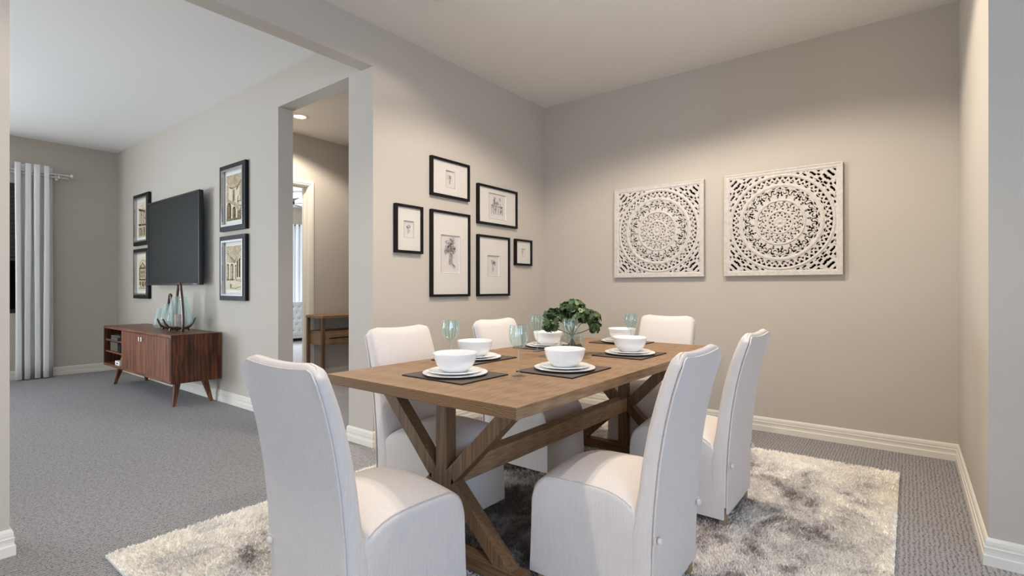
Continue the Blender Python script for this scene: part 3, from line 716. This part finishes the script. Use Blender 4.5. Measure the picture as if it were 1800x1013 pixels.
def sketch(kind, w, h, seed):
    rn = random.Random(seed); d = Draw(); S = min(w, h)
    def blossom(x, z, r, k=5, dark=.5):
        for i in range(k):
            a = 2*PI*i/k+rn.random(); d.stroke(curve(x, z, a, r*2.2, rn.uniform(2.4, 4.2), 10), S*.012, rn.choice([1, 2, 1, 0] if rn.random() < dark else [1, 2]))
        for i in range(3): d.stroke(curve(x+rn.uniform(-r, r)*.4, z+rn.uniform(-r, r)*.4, rn.uniform(0, 6), r*.7, 2, 5), S*.035, 0 if rn.random() < dark else 1)
    if kind == 'vase':
        for i in range(20): blossom(rn.gauss(-.02*w, w*.16), h*.15+rn.gauss(0, h*.11), S*rn.uniform(.07, .13), 6)
        for i in range(8): d.stroke(curve(rn.uniform(-.05, .10)*w, -h*.02, -PI/2+rn.uniform(-.15, .1), h*.28, rn.uniform(-.2, .2)), S*.012, rn.choice([0, 1, 1]))
        for k in (-.06, .10): d.stroke([(w*k, -h*.04), (w*k*.9, -h*.16), (w*(k*.8+.01), -h*.30)], S*.012, 1)
        d.stroke(curve(-w*.18, h*.12, -1.9, h*.16, -.3), S*.03, 1); d.stroke(curve(w*.10, -h*.27, -.6, w*.22, -.1), S*.035, 0); d.stroke(curve(w*.12, -h*.29, -.8, w*.24, 0), S*.02, 2)
    elif kind == 'stem':
        for i in range(6): d.stroke(curve(-w*.02, h*.04, PI/2+rn.uniform(-.9, .9), h*rn.uniform(.15, .3), rn.uniform(-1, 1)), S*.022, rn.choice([0, 1, 1]))
        for i in range(5): blossom(rn.uniform(-.2, .25)*w, rn.uniform(.05, .28)*h, S*.07, 4, .7)
        d.stroke(curve(-w*.02, h*.08, -PI/2-.25, h*.40, .5), S*.022, 1); d.stroke(curve(w*.03, h*.0, -PI/2+.3, h*.30, -.7), S*.018, 1)
        for i in range(4): d.stroke(curve(rn.uniform(-.1, .1)*w, rn.uniform(-.25, 0)*h, rn.uniform(-2.5, -.5), h*.12, 1), S*.03, rn.choice([1, 2]))
    else:  # pots
        for i in range(9): blossom(rn.uniform(-.28, .25)*w, rn.uniform(.10, .36)*h, S*.07, 4, .25)
        for i in range(7):
            x = -.36*w+i*.11*w; d.stroke([(x, .02*h+rn.uniform(-.03, .06)*h), (x+.01*w, -.15*h), (x+rn.uniform(-.02, .03)*w, -.34*h)], S*.022, rn.choice([0, 1, 1, 2]))
        for i in range(12): d.stroke(curve(rn.uniform(-.4, .35)*w, rn.uniform(-.3, .05)*h, rn.uniform(0, 6), S*.14, 2), S*.026, rn.choice([0, 1, 1]))
        d.stroke([(-.38*w, .06*h), (0, .0*h), (.36*w, .05*h)], S*.02, 1)
    return d
def gallery(w, h, sw, sh, kind, seed, loc, label):
    r = empty('framed_sketch', loc, PI/2)
    bw, dd = .020, .030
    frame_bars(w, h, bw, dd).build('frame', M['black'], r)
    MB().box(-w/2+bw, w/2-bw, -.006, 0, -h/2+bw, h/2-bw).build('backing', M['print'], r)
    W, Hh = w/2-bw, h/2-bw; o = [(-W, -Hh), (W, -Hh), (W, Hh), (-W, Hh)]; i_ = [(-sw/2, -sh/2), (sw/2, -sh/2), (sw/2, sh/2), (-sw/2, sh/2)]
    ms = MB(); vs = [(x, -.016, z) for x, z in o+i_]+[(x*.985, -.006, z*.985) for x, z in i_]
    ms.add(vs, [(k, (k+1) % 4, 4+(k+1) % 4, 4+k) for k in range(4)], 0); ms.add([], [], 0)
    for k in range(4): k2 = (k+1) % 4; ms.f.append((4+k, 4+k2, 8+k2, 8+k)); ms.m.append(1)
    ms.build('mat_board', [M['paper'], M['paperw']], r)
    d = frame_bars(sw+.004, sh+.004, .002, .0003, y0=-.0162); d.build('keyline', M['inkg'], r)
    d = sketch(kind, sw*.92, sh*.92, seed); d.v = [(x, y-.0066, z) for x, y, z in d.v]; d.build('drawing', [M['inkd'], M['inkg'], M['inkl']], r, fix=False)
    return tag(r, label, 'framed picture', 'black framed sketches on the dining wall')
def G(y0, z1, y1, z0, sw, sh, kind, seed, lab): gallery(y1-y0, z1-z0, sw, sh, kind, seed, (-3.05, (y0+y1)/2, (z0+z1)/2), lab)
# frame heights measured at each frame's own left and right edges
G(2.846, 2.214, 3.298, 1.898, .105, .140, 'stem', 3, 'wide black framed sketch with a tiny drawing, topmost on the left wall')
G(2.484, 1.783, 2.757, 1.414, .095, .125, 'stem', 5, 'small upright black framed sketch, leftmost of the six')
G(2.846, 1.783, 3.304, 1.075, .225, .315, 'vase', 8, 'tall black framed sketch of a flower vase, largest of the six')
G(3.408, 2.083, 3.985, 1.725, .255, .235, 'pots', 4, 'wide black framed sketch of potted plants, upper right of the six')
G(3.408, 1.627, 3.867, 1.073, .170, .190, 'stem', 12, 'upright black framed sketch of a dark blossom, below the potted plants one')
G(3.957, 1.628, 4.233, 1.370, .055, .075, 'stem', 2, 'smallest black framed sketch, nearest the room corner')
def archi(kind, w, h):
    d = Draw(); rn = random.Random(kind); R_ = lambda a, b_, c, e, m_: d.rect(a*w, b_*w, c*h, e*h, m_)
    R_(-.5, .5, -.5, .5, 0)
    if kind == 0:      # arched staircase hall under a dome
        d.poly([(-.5*w, .5*h), (.5*w, .5*h), (.5*w, .30*h), (.12*w, .20*h), (-.3*w, .24*h), (-.5*w, .36*h)], 1)
        for k in range(7): x = -.36+.09*k; d.stroke([(x*w, .5*h), (x*w*.92, .28*h)], w*.012, 2)
        d.stroke([(w*(-.45+.06*k), h*(.27-.065*math.sin(PI*k/12))) for k in range(13)], w*.035, 2)
        d.poly([(.10*w, .18*h), (.5*w, .42*h), (.5*w, .36*h), (.12*w, .13*h)], 2); R_(-.5, -.36, -.1, .30, 1); R_(.3, .5, -.1, .28, 1)
        d.arch(-.05*w, -.08*h, .20*h, .18*w, 1); d.arch(-.05*w, -.08*h, .17*h, .10*w, 2)
        d.poly([(-.5*w, .0), (-.5*w, -.06*h), (.1*w, -.22*h), (.25*w, -.34*h), (.33*w, -.34*h), (.12*w, -.12*h)], 1)
        for k in range(9): d.stroke([((-.48+.065*k)*w, (-.01-.017*k)*h), ((-.48+.065*k)*w, (-.055-.017*k)*h)], w*.014, 3)
        d.arch(-.34*w, -.46*h, -.10*h, .26*w, 3); d.arch(-.36*w, -.46*h, -.13*h, .16*w, 2); d.arch(-.02*w, -.46*h, -.20*h, .18*w, 3); d.arch(-.04*w, -.46*h, -.24*h, .08*w, 2)
        R_(.18, .5, -.46, -.30, 2); d.stroke([(.22*w, .02*h), (.22*w, -.14*h)], w*.05, 2); R_(-.5, .5, -.5, -.455, 2)
        for k in range(14): d.stroke([(rn.uniform(.14, .48)*w, rn.uniform(-.46, -.1)*h), (rn.uniform(.14, .48)*w, rn.uniform(-.46, -.1)*h)], w*.02, rn.choice([1, 3]))
    elif kind == 1:    # arcade gallery in perspective
        d.poly([(-.5*w, .34*h), (.02*w, .12*h), (.02*w, .22*h), (.5*w, .44*h), (.5*w, .5*h), (-.5*w, .5*h)], 1)
        for k in range(5): d.stroke([(-.5*w, (.34-.045*k)*h), (.02*w, (.16-.012*k)*h)], w*.022, 2); d.stroke([(.5*w, (.46-.06*k)*h), (.02*w, (.20-.02*k)*h)], w*.02, 2)
        for x, ww, zt in ((-.42, .14, .10), (-.16, .17, .10), (.07, .08, .07)): d.arch(x*w, -.25*h, zt*h, ww*w, 3); d.arch((x-.01)*w, -.24*h, (zt-.03)*h, ww*w*.6, 1)
        for x0, x1 in ((.15, .22), (.27, .35), (.42, .48)): d.poly([(x0*w, -.2*h), (x1*w, -.22*h), (x1*w, (.10+x1*.35)*h), (x0*w, (.09+x0*.35)*h)], 3)
        R_(-.5, .1, -.28, -.25, 2); d.poly([(0, -.24*h), (.5*w, -.26*h), (.5*w, -.33*h), (0, -.28*h)], 1)
        R_(-.28, -.18, -.46, -.36, 2); d.stroke([(-.22*w, -.45*h), (.1*w, -.46*h), (.46*w, -.40*h)], w*.02, 2)
        for k in range(8): d.stroke([((-.45+.12*k)*w, -.30*h), ((-.5+.11*k)*w, -.48*h)], w*.012, 1)
    elif kind == 2:    # ruined columns with figures
        R_(-.5, .5, -.5, .5, 0); d.poly([(-.42*w, .34*h), (.34*w, .24*h), (.34*w, .18*h), (-.42*w, .27*h)], 3)
        for k in range(5): x = -.36+.15*k; d.poly([(x*w, .25*h), ((x+.09)*w, .24*h), ((x+.09)*w, -.12*h), (x*w, -.11*h)], [1, 2, 1, 2, 1][k]); d.stroke([((x+.04)*w, .24*h), ((x+.04)*w, -.1*h)], w*.02, 3)
        d.poly([(-.42*w, -.10*h), (.44*w, -.13*h), (.44*w, -.18*h), (-.42*w, -.16*h)], 3)
        for k in range(5): d.arch((-.34+.17*k)*w, -.44*h, -.19*h, .11*w, [2, 3, 2, 3, 2][k])
        R_(.32, .42, -.44, .12, 2); R_(-.44, .44, -.47, -.44, 1)
        for k in range(26): x = rn.uniform(-.4, .4)*w; z = rn.uniform(-.42, .42)*h; d.stroke(curve(x, z, rn.uniform(0, 6), w*.12, 1, 4), w*.025, rn.choice([2, 3, 1]))
    else:              # gabled house front with figures
        d.poly([(-.34*w, .20*h), (0, .34*h), (.36*w, .20*h), (.36*w, .16*h), (-.34*w, .16*h)], 2); d.poly([(-.2*w, .2*h), (0, .29*h), (.2*w, .2*h)], 1)
        R_(-.36, .38, -.16, .16, 1); R_(-.36, -.28, -.18, .18, 3); R_(.32, .38, -.18, .18, 3); R_(-.38, .4, -.20, -.16, 3); R_(-.36, .38, .14, .165, 3)
        for k in range(3): d.arch((-.16+.17*k)*w, .0, .09*h, .08*w, 3); R_(-.2+.17*k, -.12+.17*k, -.11, -.03, 2)
        d.arch(.02*w, -.36*h, -.21*h, .14*w, 3); R_(-.36, -.12, -.34, -.22, 2); R_(.16, .38, -.34, -.22, 2)
        for k in range(9): a = PI*k/8; d.stroke(curve(.02*w+.28*w*math.cos(a), .26*h+.1*h*math.sin(a), a, w*.12, 2, 4), w*.03, 2)
        for k in range(12): x = rn.uniform(-.38, .38)*w; d.stroke(curve(x, -.42*h+rn.uniform(0, .06)*h, 1.4, h*.05, .5, 4), w*.05, rn.choice([2, 3]))
        R_(-.4, .42, -.44, -.42, 2)
    return d
def arch_frame(x0, x1, z0, z1, kind, label):
    r = empty('framed_print', ((x0+x1)/2, 2.30, (z0+z1)/2)); w, h = x1-x0, z1-z0
    frame_bars(w, h, .045, .035).build('frame', M['charcoal'] if 0 else M['black'], r, bevel=.002)
    b = frame_bars(w-.09, h-.09, .018, .042); b.build('inner_bevel', M['silver'], r)
    MB().box(-w/2+.063, w/2-.063, -.010, 0, -h/2+.063, h/2-.063).build('mat_board', M['paperw'], r)
    d = archi(kind, w-.205, h-.20); d.v = [(x, y-.0105, z) for x, y, z in d.v]; d.build('print', [M['sep0'], M['sep1'], M['sep2'], M['sep3']], r, fix=False)
    return tag(r, label, 'framed picture', 'sepia architecture prints beside the television')
arch_frame(-5.478, -4.930, 1.709, 2.358, 0, 'black framed sepia print of a domed staircase hall, upper one right of the television')
arch_frame(-5.478, -4.930, 1.025, 1.660, 1, 'black framed sepia print of an arcade with columns, lower one right of the television')
arch_frame(-8.056, -7.500, 1.695, 2.353, 2, 'black framed sepia print of tall columns, upper one left of the television')
arch_frame(-8.056, -7.500, 1.012, 1.650, 3, 'black framed sepia print of a gabled facade, lower one left of the television')
# ---------------------------------------------------------------- television
r = empty('television', (-6.52, 2.2, 1.672)); w, h = 1.50, .985
frame_bars(w, h, .022, .012, y0=.0).build('bezel', M['tvbody'], r, bevel=.002)
MB().box(-w/2+.001, w/2-.001, .0, .032, -h/2+.001, h/2-.001).build('housing', M['tvbody'], r, bevel=.004)
MB().box(-w/2+.02, w/2-.02, -.006, -.0005, -h/2+.02, h/2-.02).build('screen', M['screen'], r)
MB().box(.60, .69, -.0128, -.0121, -h/2+.008, -h/2+.013).build('badge', M['silver'], r)
MB().box(-.2, .2, .032, .060, -.2, .2).box(-.05, .05, .060, .099, -.12, .12).build('wall_mount', M['charcoal'], r)
tag(r, 'large black flat television mounted on the wall above the walnut cabinet', 'television')
# ---------------------------------------------------------------- media cabinet
cx, cy = -6.54, 2.0625
r = empty('media_cabinet', (cx, cy, 0)); X0, X1, Y0, Y1, Z0, Z1 = -1.05, 1.05, -.2225, .2225, .235, .70
t_ = .028
xs_ = -6.93-cx
b = MB(); b.box(X0, X1, Y0, Y1, Z1-t_, Z1); b.build('top_board', M['wal_x'], r, bevel=.002)
MB().box(X0, X1, Y0, Y1, Z0, Z0+t_).build('bottom_board', M['wal_x'], r, bevel=.002)
for a, nm in ((X0, 'side_board'), (X1-t_, 'side_board')): MB().box(a, a+t_, Y0+.0005, Y1, Z0+t_, Z1-t_).build(nm, M['wal_s'], r)
MB().box(X1, X1+.003, Y0, Y1, Z0, Z1).build('end_veneer', M['wal_s'], r, bevel=.001)
MB().box(xs_-.012, xs_+.012, Y0+.002, Y1-.01, Z0+t_, Z1-t_).build('divider', M['wal_z'], r)
MB().box(X0+t_, X1-t_, Y1-.012, Y1, Z0+t_, Z1-t_).build('back_board', M['wal_s'], r)
for z in (.402, .536): MB().box(X0+t_, xs_-.012, Y0+.012, Y1-.012, z-.009, z+.009).build('shelf', M['wal_x'], r, bevel=.001)
xm = -6.248-cx
for k, (a, c) in enumerate(((xs_+.014, xm-.002), (xm+.002, X1-t_-.002))):
    b = MB(); n = 9; wd_ = (c-a)/n
    for i in range(n): b.box(a+i*wd_+.0012, a+(i+1)*wd_-.0012, Y0-.002, Y0+.018, Z0+t_+.002, Z1-t_-.002)
    b.box(a, c, Y0+.002, Y0+.018, Z0+t_+.002, Z1-t_-.002)
    dr = b.build('door', M['wal_z'], r)
    kx = xm-.035 if k == 0 else xm+.035
    MB().box(kx-.010, kx+.010, Y0-.030, Y0-.018, .600, .642).box(kx-.005, kx+.005, Y0-.019, Y0-.001, .616, .626).build('handle', M['knob'], dr, bevel=.002)
for lx, ly in ((.93, -.16), (-.94, -.14), (.93, .18), (-.94, .18)):
    sx = 1 if lx > 0 else -1; sy = -1 if ly < 0 else 1
    fx = lx+sx*.0; top = (lx-sx*.055, ly-sy*.05, Z0); bot = (lx, ly, 0)
    q = []
    for (p, hw_) in ((bot, .014), (top, .027)): q.append([(p[0]-hw_, p[1]-hw_, p[2]), (p[0]+hw_, p[1]-hw_, p[2]), (p[0]+hw_, p[1]+hw_, p[2]), (p[0]-hw_, p[1]+hw_, p[2])])
    MB().loft(q).build('leg', M['wal_z'], r, bevel=.002)
MB().box(-.86, .86, -.15, -.13, Z0-.03, Z0).box(-.86, .86, .13, .15, Z0-.03, Z0).build('apron', M['wal_x'], r)
tag(r, 'low walnut media cabinet with two doors and open shelves under the television', 'cabinet')
# things on its shelves
def at(x, y, z): return (x, y, z)
def book(name, loc, w, d, h, m, label, rz=0, tilt=0, cat='book'):
    r = empty(name, loc, rz); MB().box(-w/2, w/2, -d/2, d/2, 0, .003).box(-w/2, w/2, -d/2, d/2, h-.003, h).box(-w/2, -w/2+.003, -d/2, d/2, .003, h-.003).build('cover', m, r)
    MB().box(-w/2+.004, w/2-.004, -d/2+.004, d/2-.004, .0035, h-.0035).build('pages', M['greybox'], r)
    if tilt: r.rotation_euler = (0, tilt, rz)
    return tag(r, label, cat, 'books on the cabinet shelves')
book('book', (-7.24, 1.935, .5455), .24, .17, .030, M['dark'], 'dark book lying flat on the top cabinet shelf')
book('book', (-7.22, 1.930, .576), .21, .15, .026, M['slate'], 'slate grey book on top of the flat dark book on the top cabinet shelf', .15)
r = empty('storage_box', (-7.30, 1.965, .4115)); MB().box(-.13, .13, -.10, .10, 0, .088).build('body', M['greybox'], r, bevel=.004); MB().box(-.133, .133, -.103, .103, .088, .104).build('lid', M['greybox'], r, bevel=.003)
tag(r, 'grey-brown fabric box on the middle cabinet shelf', 'box')
o = book('book', (-7.03, 1.96, .4125), .090, .15, .018, M['slate'], 'thin slate book leaning beside the fabric box on the middle cabinet shelf', 0, -1.15)
o.location = (-7.085, 1.94, .458)
r = empty('white_trinket_box', (-7.14, 1.905, .2635)); MB().box(-.075, .075, -.05, .05, 0, .048).build('body', M['whitebox'], r, bevel=.003)
MB().box(-.03, .03, -.051, -.0501, .014, .030).build('front_panel', M['greybox'], r)
tag(r, 'small white box on the bottom cabinet shelf', 'box')
r = empty('white_book_stack_box', (-7.13, 2.01, .2635)); MB().box(-.06, .06, -.035, .035, 0, .085).build('body', M['whitebox'], r, bevel=.003); MB().box(-.062, .062, -.037, .037, .085, .098).build('lid', M['whitebox'], r, bevel=.003)
r.name = 'lidded_box'; tag(r, 'taller white lidded box behind the small white box on the bottom cabinet shelf', 'box')
o = MB().ball((0, 0, .022), .022, 14, 10).ball((0, 0, .048), .006, 8, 6).build('brass_ornament', M['gold'], smooth=True); o.location = (-7.12, 1.905, .3118)
tag(o, 'small round brass ornament resting on the small white box', 'ornament')
# ---------------------------------------------------------------- glass lanterns on the cabinet
def lantern(loc, sr, bh, z0, arch_h, rz, label, hoop=True):
    r = empty('glass_lantern' if hoop else 'glass_candle_vase', loc, rz)
    out = [(0, 0), (.045, .004), (.080, .045), (.098, .14), (.100, .25), (.088, .45), (.074, .66), (.062, .85), (.054, 1.0)]
    prof = [(a*sr, z0+q*bh) for a, q in out]
    MB().lathe(prof, 96, mod=lambda a, j: .014*math.cos(a*16)).build('glass_body', M['tealglass'], r, smooth=True, angle=80)
    ch = bh*.40
    MB().lathe([(0, z0+.010), (.036*sr, z0+.010), (.036*sr, z0+ch), (.030*sr, z0+ch+.002), (0, z0+ch-.002)], 24).build('candle', M['candle'], r, smooth=True)
    if hoop:
        for k in (-1, 1):     # two curved arms cradle the glass left and right
            pts = [(.0, z0-.016), (.045, z0-.015), (.080, z0+.004), (.102, z0+.042), (.118, z0+.088)]
            f_ = MB().tube([(k*p*sr, 0, q) for p, q in pts], [.013, .013, .012, .010, .006], 8)
            f_.tube([(k*.062*sr, 0, z0-.012), (k*.072*sr, 0, .0065)], [.015, .008], 8)
            f_.build('foot', M['wal_d'], r, smooth=True)
        rt, zt = .040*sr, arch_h-.040*sr
        side_ = [(.084, .0), (.098, .10), (.104, .22), (.100, .36), (.090, .52), (.076, .68), (.060, .84), (.046, .95)]
        pts = [(0, y*sr*1.06, .006+q*(zt-.006)) for y, q in side_]
        top = [(0, rt*math.cos(PI*k/10), zt+rt*math.sin(PI*k/10)) for k in range(11)]
        full = pts+top+[(0, -p[1], p[2]) for p in pts[::-1]]
        MB().tube(full, .0135, 8).build('handle', M['wal_d'], r, smooth=True)
    return tag(r, label, 'lantern' if hoop else 'vase', None)
lantern((-5.93, 2.065, .70), 1.22, .312, .047, .495, -1.665, 'tallest pale teal glass lantern with dark wood hoop handle on the walnut cabinet')
lantern((-6.25, 2.09, .70), 1.00, .240, .038, .377, -1.665, 'smaller teal glass lantern with hoop handle behind the tall one on the cabinet')
lantern((-6.53, 2.10, .70), .80, .222, .002, 0, 0, 'pale teal glass vase without handle, leftmost on the walnut cabinet', False)
# ---------------------------------------------------------------- living room curtain
def curtain(name, x, y0, y1, z0, z1, folds, amp, m, label, cols=None):
    r = empty(name, (x, (y0+y1)/2, 0)); n = folds*20; nz = 14; b = MB(); W = y1-y0
    vs = []
    for k in range(nz+1):
        z = z0+(z1-z0)*k/nz; q = k/nz
        for i in range(n+1):
            u = i/n; a = u*folds*2*PI
            xx = amp*(math.sin(a)+.12*math.sin(3*a))*(1+.12*math.sin(q*3+u*9)); yy = -W/2+W*u+.005*math.sin(q*4+u*14)-.016*math.sin(a*2)
            vs.append((xx, yy, z))
    b.add(vs, [(k*(n+1)+i, k*(n+1)+i+1, (k+1)*(n+1)+i+1, (k+1)*(n+1)+i) for k in range(nz) for i in range(n)])
    o = b.build('cloth', m, r, smooth=True, angle=180); sm = o.modifiers.new('thick', 'SOLIDIFY'); sm.thickness = .003
    tag(r, label, 'curtain'); return r
curtain('curtain', -8.72, 1.235, 1.585, .012, 2.70, 4, .070, M['curtain'], 'pale grey floor length curtain hanging from the white rod at the left window')
r = empty('curtain_rod', (-8.72, 0, 2.615))
MB().tube([(0, -.3, 0), (0, 1.72, 0)], .014, 16).build('rod', M['rod'], r, smooth=True)
MB().tube([(.02, -.3, -.042), (.02, 1.74, -.042)], .008, 12).build('inner_rod', M['rod'], r, smooth=True)
MB().ball((0, 1.775, 0), .034, 16, 10, (1, .8, 1)).tube([(0, 1.70, 0), (0, 1.75, 0)], .019, 14).build('finial', M['rod'], r, smooth=True)
MB().ball((0, -.33, 0), .034, 16, 10, (1, .8, 1)).build('finial', M['rod'], r, smooth=True)
for yy in (-.2, 1.64): MB().box(-.109, -.104, yy-.02, yy+.02, -.06, .03).tube([(-.104, yy, -.02), (0, yy, -.016)], .008, 8).box(-.01, .03, yy-.006, yy+.006, -.056, -.012).build('bracket', M['rod'], r)
tag(r, 'polished white double curtain rod with knob finial above the left window', 'curtain rod')
# ---------------------------------------------------------------- hallway console
r = empty('console_table', (-5.745, 4.06, 0)); b = MB()
LX, LY = .19, .58
MB().box(-LX, LX, -LY-.02, LY+.02, .782, .812).build('tabletop', M['oak_y'], r, bevel=.003)
for sx in (-1, 1):
    for sy in (-1, 1): MB().box(sx*(LX-.045) if sx > 0 else -LX+.01, (sx*(LX-.01)) if sx > 0 else -LX+.045, sy*LY-.018-(.0), sy*LY+.018, 0, .782).build('leg', M['oak_z'], r, bevel=.002)
MB().box(-LX+.01, LX-.012, -LY+.018, LY-.018, .60, .618).build('shelf', M['oak_y'], r, bevel=.002)
MB().box(-LX+.01, LX-.014, -LY+.018, LY-.018, .452, .600).build('drawer_case', M['oak_y'], r)
for k in range(2):
    dr = MB().box(LX-.014, LX-.002, (-LY+.025) if k == 0 else .006, -.006 if k == 0 else LY-.025, .462, .590).build('drawer', M['oak_y'], r, bevel=.003)
    cyy = -LY/2 if k == 0 else LY/2
    MB().box(LX-.002, LX+.012, cyy-.22, cyy+.22, .530, .542).build('handle', M['fan'], dr, bevel=.002)
tag(r, 'narrow oak console table with drawers against the hallway wall', 'console table')
# ---------------------------------------------------------------- bedroom seen through the doorway
r = empty('upholstered_bed', (-10.41, 6.05, 0))
b = MB(); ny_, nz_ = 60, 30; W, z0, z1 = 1.7, .14, .85; vs = []
tufts = []
for i in range(-6, 7):
    for j in range(0, 5):
        yy = i*.14+(.07 if j % 2 else 0); zz = .24+j*.125; tufts.append((yy, zz))
for k in range(nz_+1):
    z = z0+(z1-z0)*k/nz_
    for i in range(ny_+1):
        y = -W/2+W*i/ny_; dd = min(math.hypot(y-a, z-c) for a, c in tufts)
        vs.append((.055-.032*math.exp(-(dd/.03)**2)-.014*(max(abs(y)/(W/2), 0)**8), y, z))
b.add(vs, [(k*(ny_+1)+i, k*(ny_+1)+i+1, (k+1)*(ny_+1)+i+1, (k+1)*(ny_+1)+i) for k in range(nz_) for i in range(ny_)])
fb = b.box(-.04, .03, -W/2, W/2, z0, z1).build('footboard', M['tuft'], r, smooth=True, angle=50, fix=False)
for a, c in tufts:
    if abs(a) < .8: MB().ball((.030, a, c), .011, 8, 6, (.6, 1, 1)).build('tuft_button', M['button'], fb, smooth=True)
MB().box(-.04, .045, -W/2, W/2, .07, .139).box(-.80, -.041, -W/2+.03, W/2-.03, .10, .28).build('rail', M['tuft'], r, bevel=.004)
MB().box(-.80, -.045, -W/2+.04, W/2-.04, .285, .56).build('mattress', M['bed'], r, bevel=.05, seg=4)
for sy in (-1, 1): MB().box(-.03, .03, sy*.78-.03, sy*.78+.03, 0, .069).build('leg', M['black'], r)
tag(r, 'white button tufted upholstered bed end seen through the far doorway', 'bed')
curtain('curtain', -11.37, 6.15, 7.05, .02, 2.64, 8, .045, M['sheer'], 'white curtain hanging in the bedroom seen through the far doorway')
r = empty('curtain_rod', (-11.37, 6.0, 2.62)); MB().tube([(0, -1.0, 0), (0, 1.3, 0)], .012, 12).build('rod', M['fan'], r, smooth=True)
for yy in (-.9, 1.2): MB().box(-.129, -.004, yy-.008, yy+.008, -.006, .006).build('bracket', M['fan'], r)
tag(r, 'thin dark curtain rod in the bedroom seen through the far doorway', 'curtain rod')
r = empty('ceiling_fan', (-9.72, 5.32, H))
MB().lathe([(0, 0), (.07, 0), (.065, -.04), (.02, -.055)], 24).build('canopy', M['fan'], r, smooth=True)
MB().tube([(0, 0, -.04), (0, 0, -.13)], .013, 12).build('downrod', M['fan'], r, smooth=True)
MB().lathe([(0, -.12), (.085, -.125), (.10, -.15), (.10, -.22), (.08, -.245), (0, -.245)], 32).build('motor', M['fan'], r, smooth=True)
for k in range(5):
    a = 2*PI*k/5+.95; ca_, sa_ = math.cos(a), math.sin(a)
    b = MB(); ring0 = []
    P = lambda q, s_, z: (ca_*q-sa_*s_, sa_*q+ca_*s_, z)
    b.add([P(.09, -.035, -.215), P(.09, .035, -.200), P(.62, .065, -.190), P(.62, -.065, -.225), P(.09, -.035, -.222), P(.09, .035, -.207), P(.62, .065, -.197), P(.62, -.065, -.232)],
          [(0, 1, 2, 3), (4, 7, 6, 5), (0, 4, 5, 1), (1, 5, 6, 2), (2, 6, 7, 3), (3, 7, 4, 0)]); b.build('blade', M['fan'], r)
MB().ball((0, 0, -.27), .065, 20, 10, (1, 1, .6)).build('light_globe', M['lamp'], r, smooth=True)
tag(r, 'dark ceiling fan in the bedroom seen through the far doorway', 'ceiling fan')
# ---------------------------------------------------------------- daylight and lamps
def area(name, loc, rot, sx, sy, e, col, spread=None):
    l = D.lights.new(name, 'AREA'); l.shape = 'RECTANGLE'; l.size = sx; l.size_y = sy; l.energy = e; l.color = col
    if spread: l.spread = spread
    o = D.objects.new(name, l); C.objects.link(o); o.location = loc; o.rotation_euler = rot; return o
area('daylight_living_left', (-8.78, -2.6, 1.3), (0, -PI/2-.25, 0), 2.4, 3.2, 500, (.79, .89, 1))
area('fill_living_front', (-8.15, -4.95, 1.45), (PI/2, 0, 0), 1.2, 2.1, 18, (.90, .95, 1))  # added light behind the view, grazing the curtain folds
area('fill_curtain', (-8.815, .62, 1.64), (0, -PI/2, 0), 1.5, 1.1, 8, (.92, .96, 1))  # added fill on the room side of the blind, brightens the curtain
area('daylight_right', (4.45, -2.6, 1.45), (0, PI/2, 0), 2.3, 4.0, 260, (.55, .73, 1))
area('fill_front', (1.6, -4.95, 1.45), (PI/2+.1, 0, 0), 4.0, 2.3, 60, (.98, .97, 1))  # added fill from behind the camera for chair back and right wall
area('daylight_bedroom', (-11.3, 4.6, 1.7), (0, -PI/2, 0), 1.5, 2.0, 330, (.80, .90, 1))
w = D.worlds.new('sky'); bpy.context.scene.world = w; w.use_nodes = True
bg = w.node_tree.nodes['Background']; bg.inputs['Color'].default_value = (.72, .82, 1, 1); bg.inputs['Strength'].default_value = 1.2
# ---------------------------------------------------------------- camera
cam = D.cameras.new('camera'); co = D.objects.new('camera', cam); C.objects.link(co)
cam.sensor_width = 36; cam.lens = 18; cam.sensor_fit = 'HORIZONTAL'; cam.clip_start = .02
co.location = (0, 0, 1.147); co.rotation_euler = (PI/2, 0, math.atan((1598-900)/900))
sc = bpy.context.scene; sc.camera = co
sc.view_settings.view_transform = 'Standard'; sc.view_settings.look = 'None'; sc.view_settings.gamma = 1; sc.view_settings.exposure = 0
sc.view_settings.use_curve_mapping = False
sc.cycles.max_bounces = 10; sc.cycles.diffuse_bounces = 6; sc.cycles.transmission_bounces = 10; sc.cycles.caustics_refractive = False; sc.cycles.caustics_reflective = False
sc.cycles.sample_clamp_indirect = 6
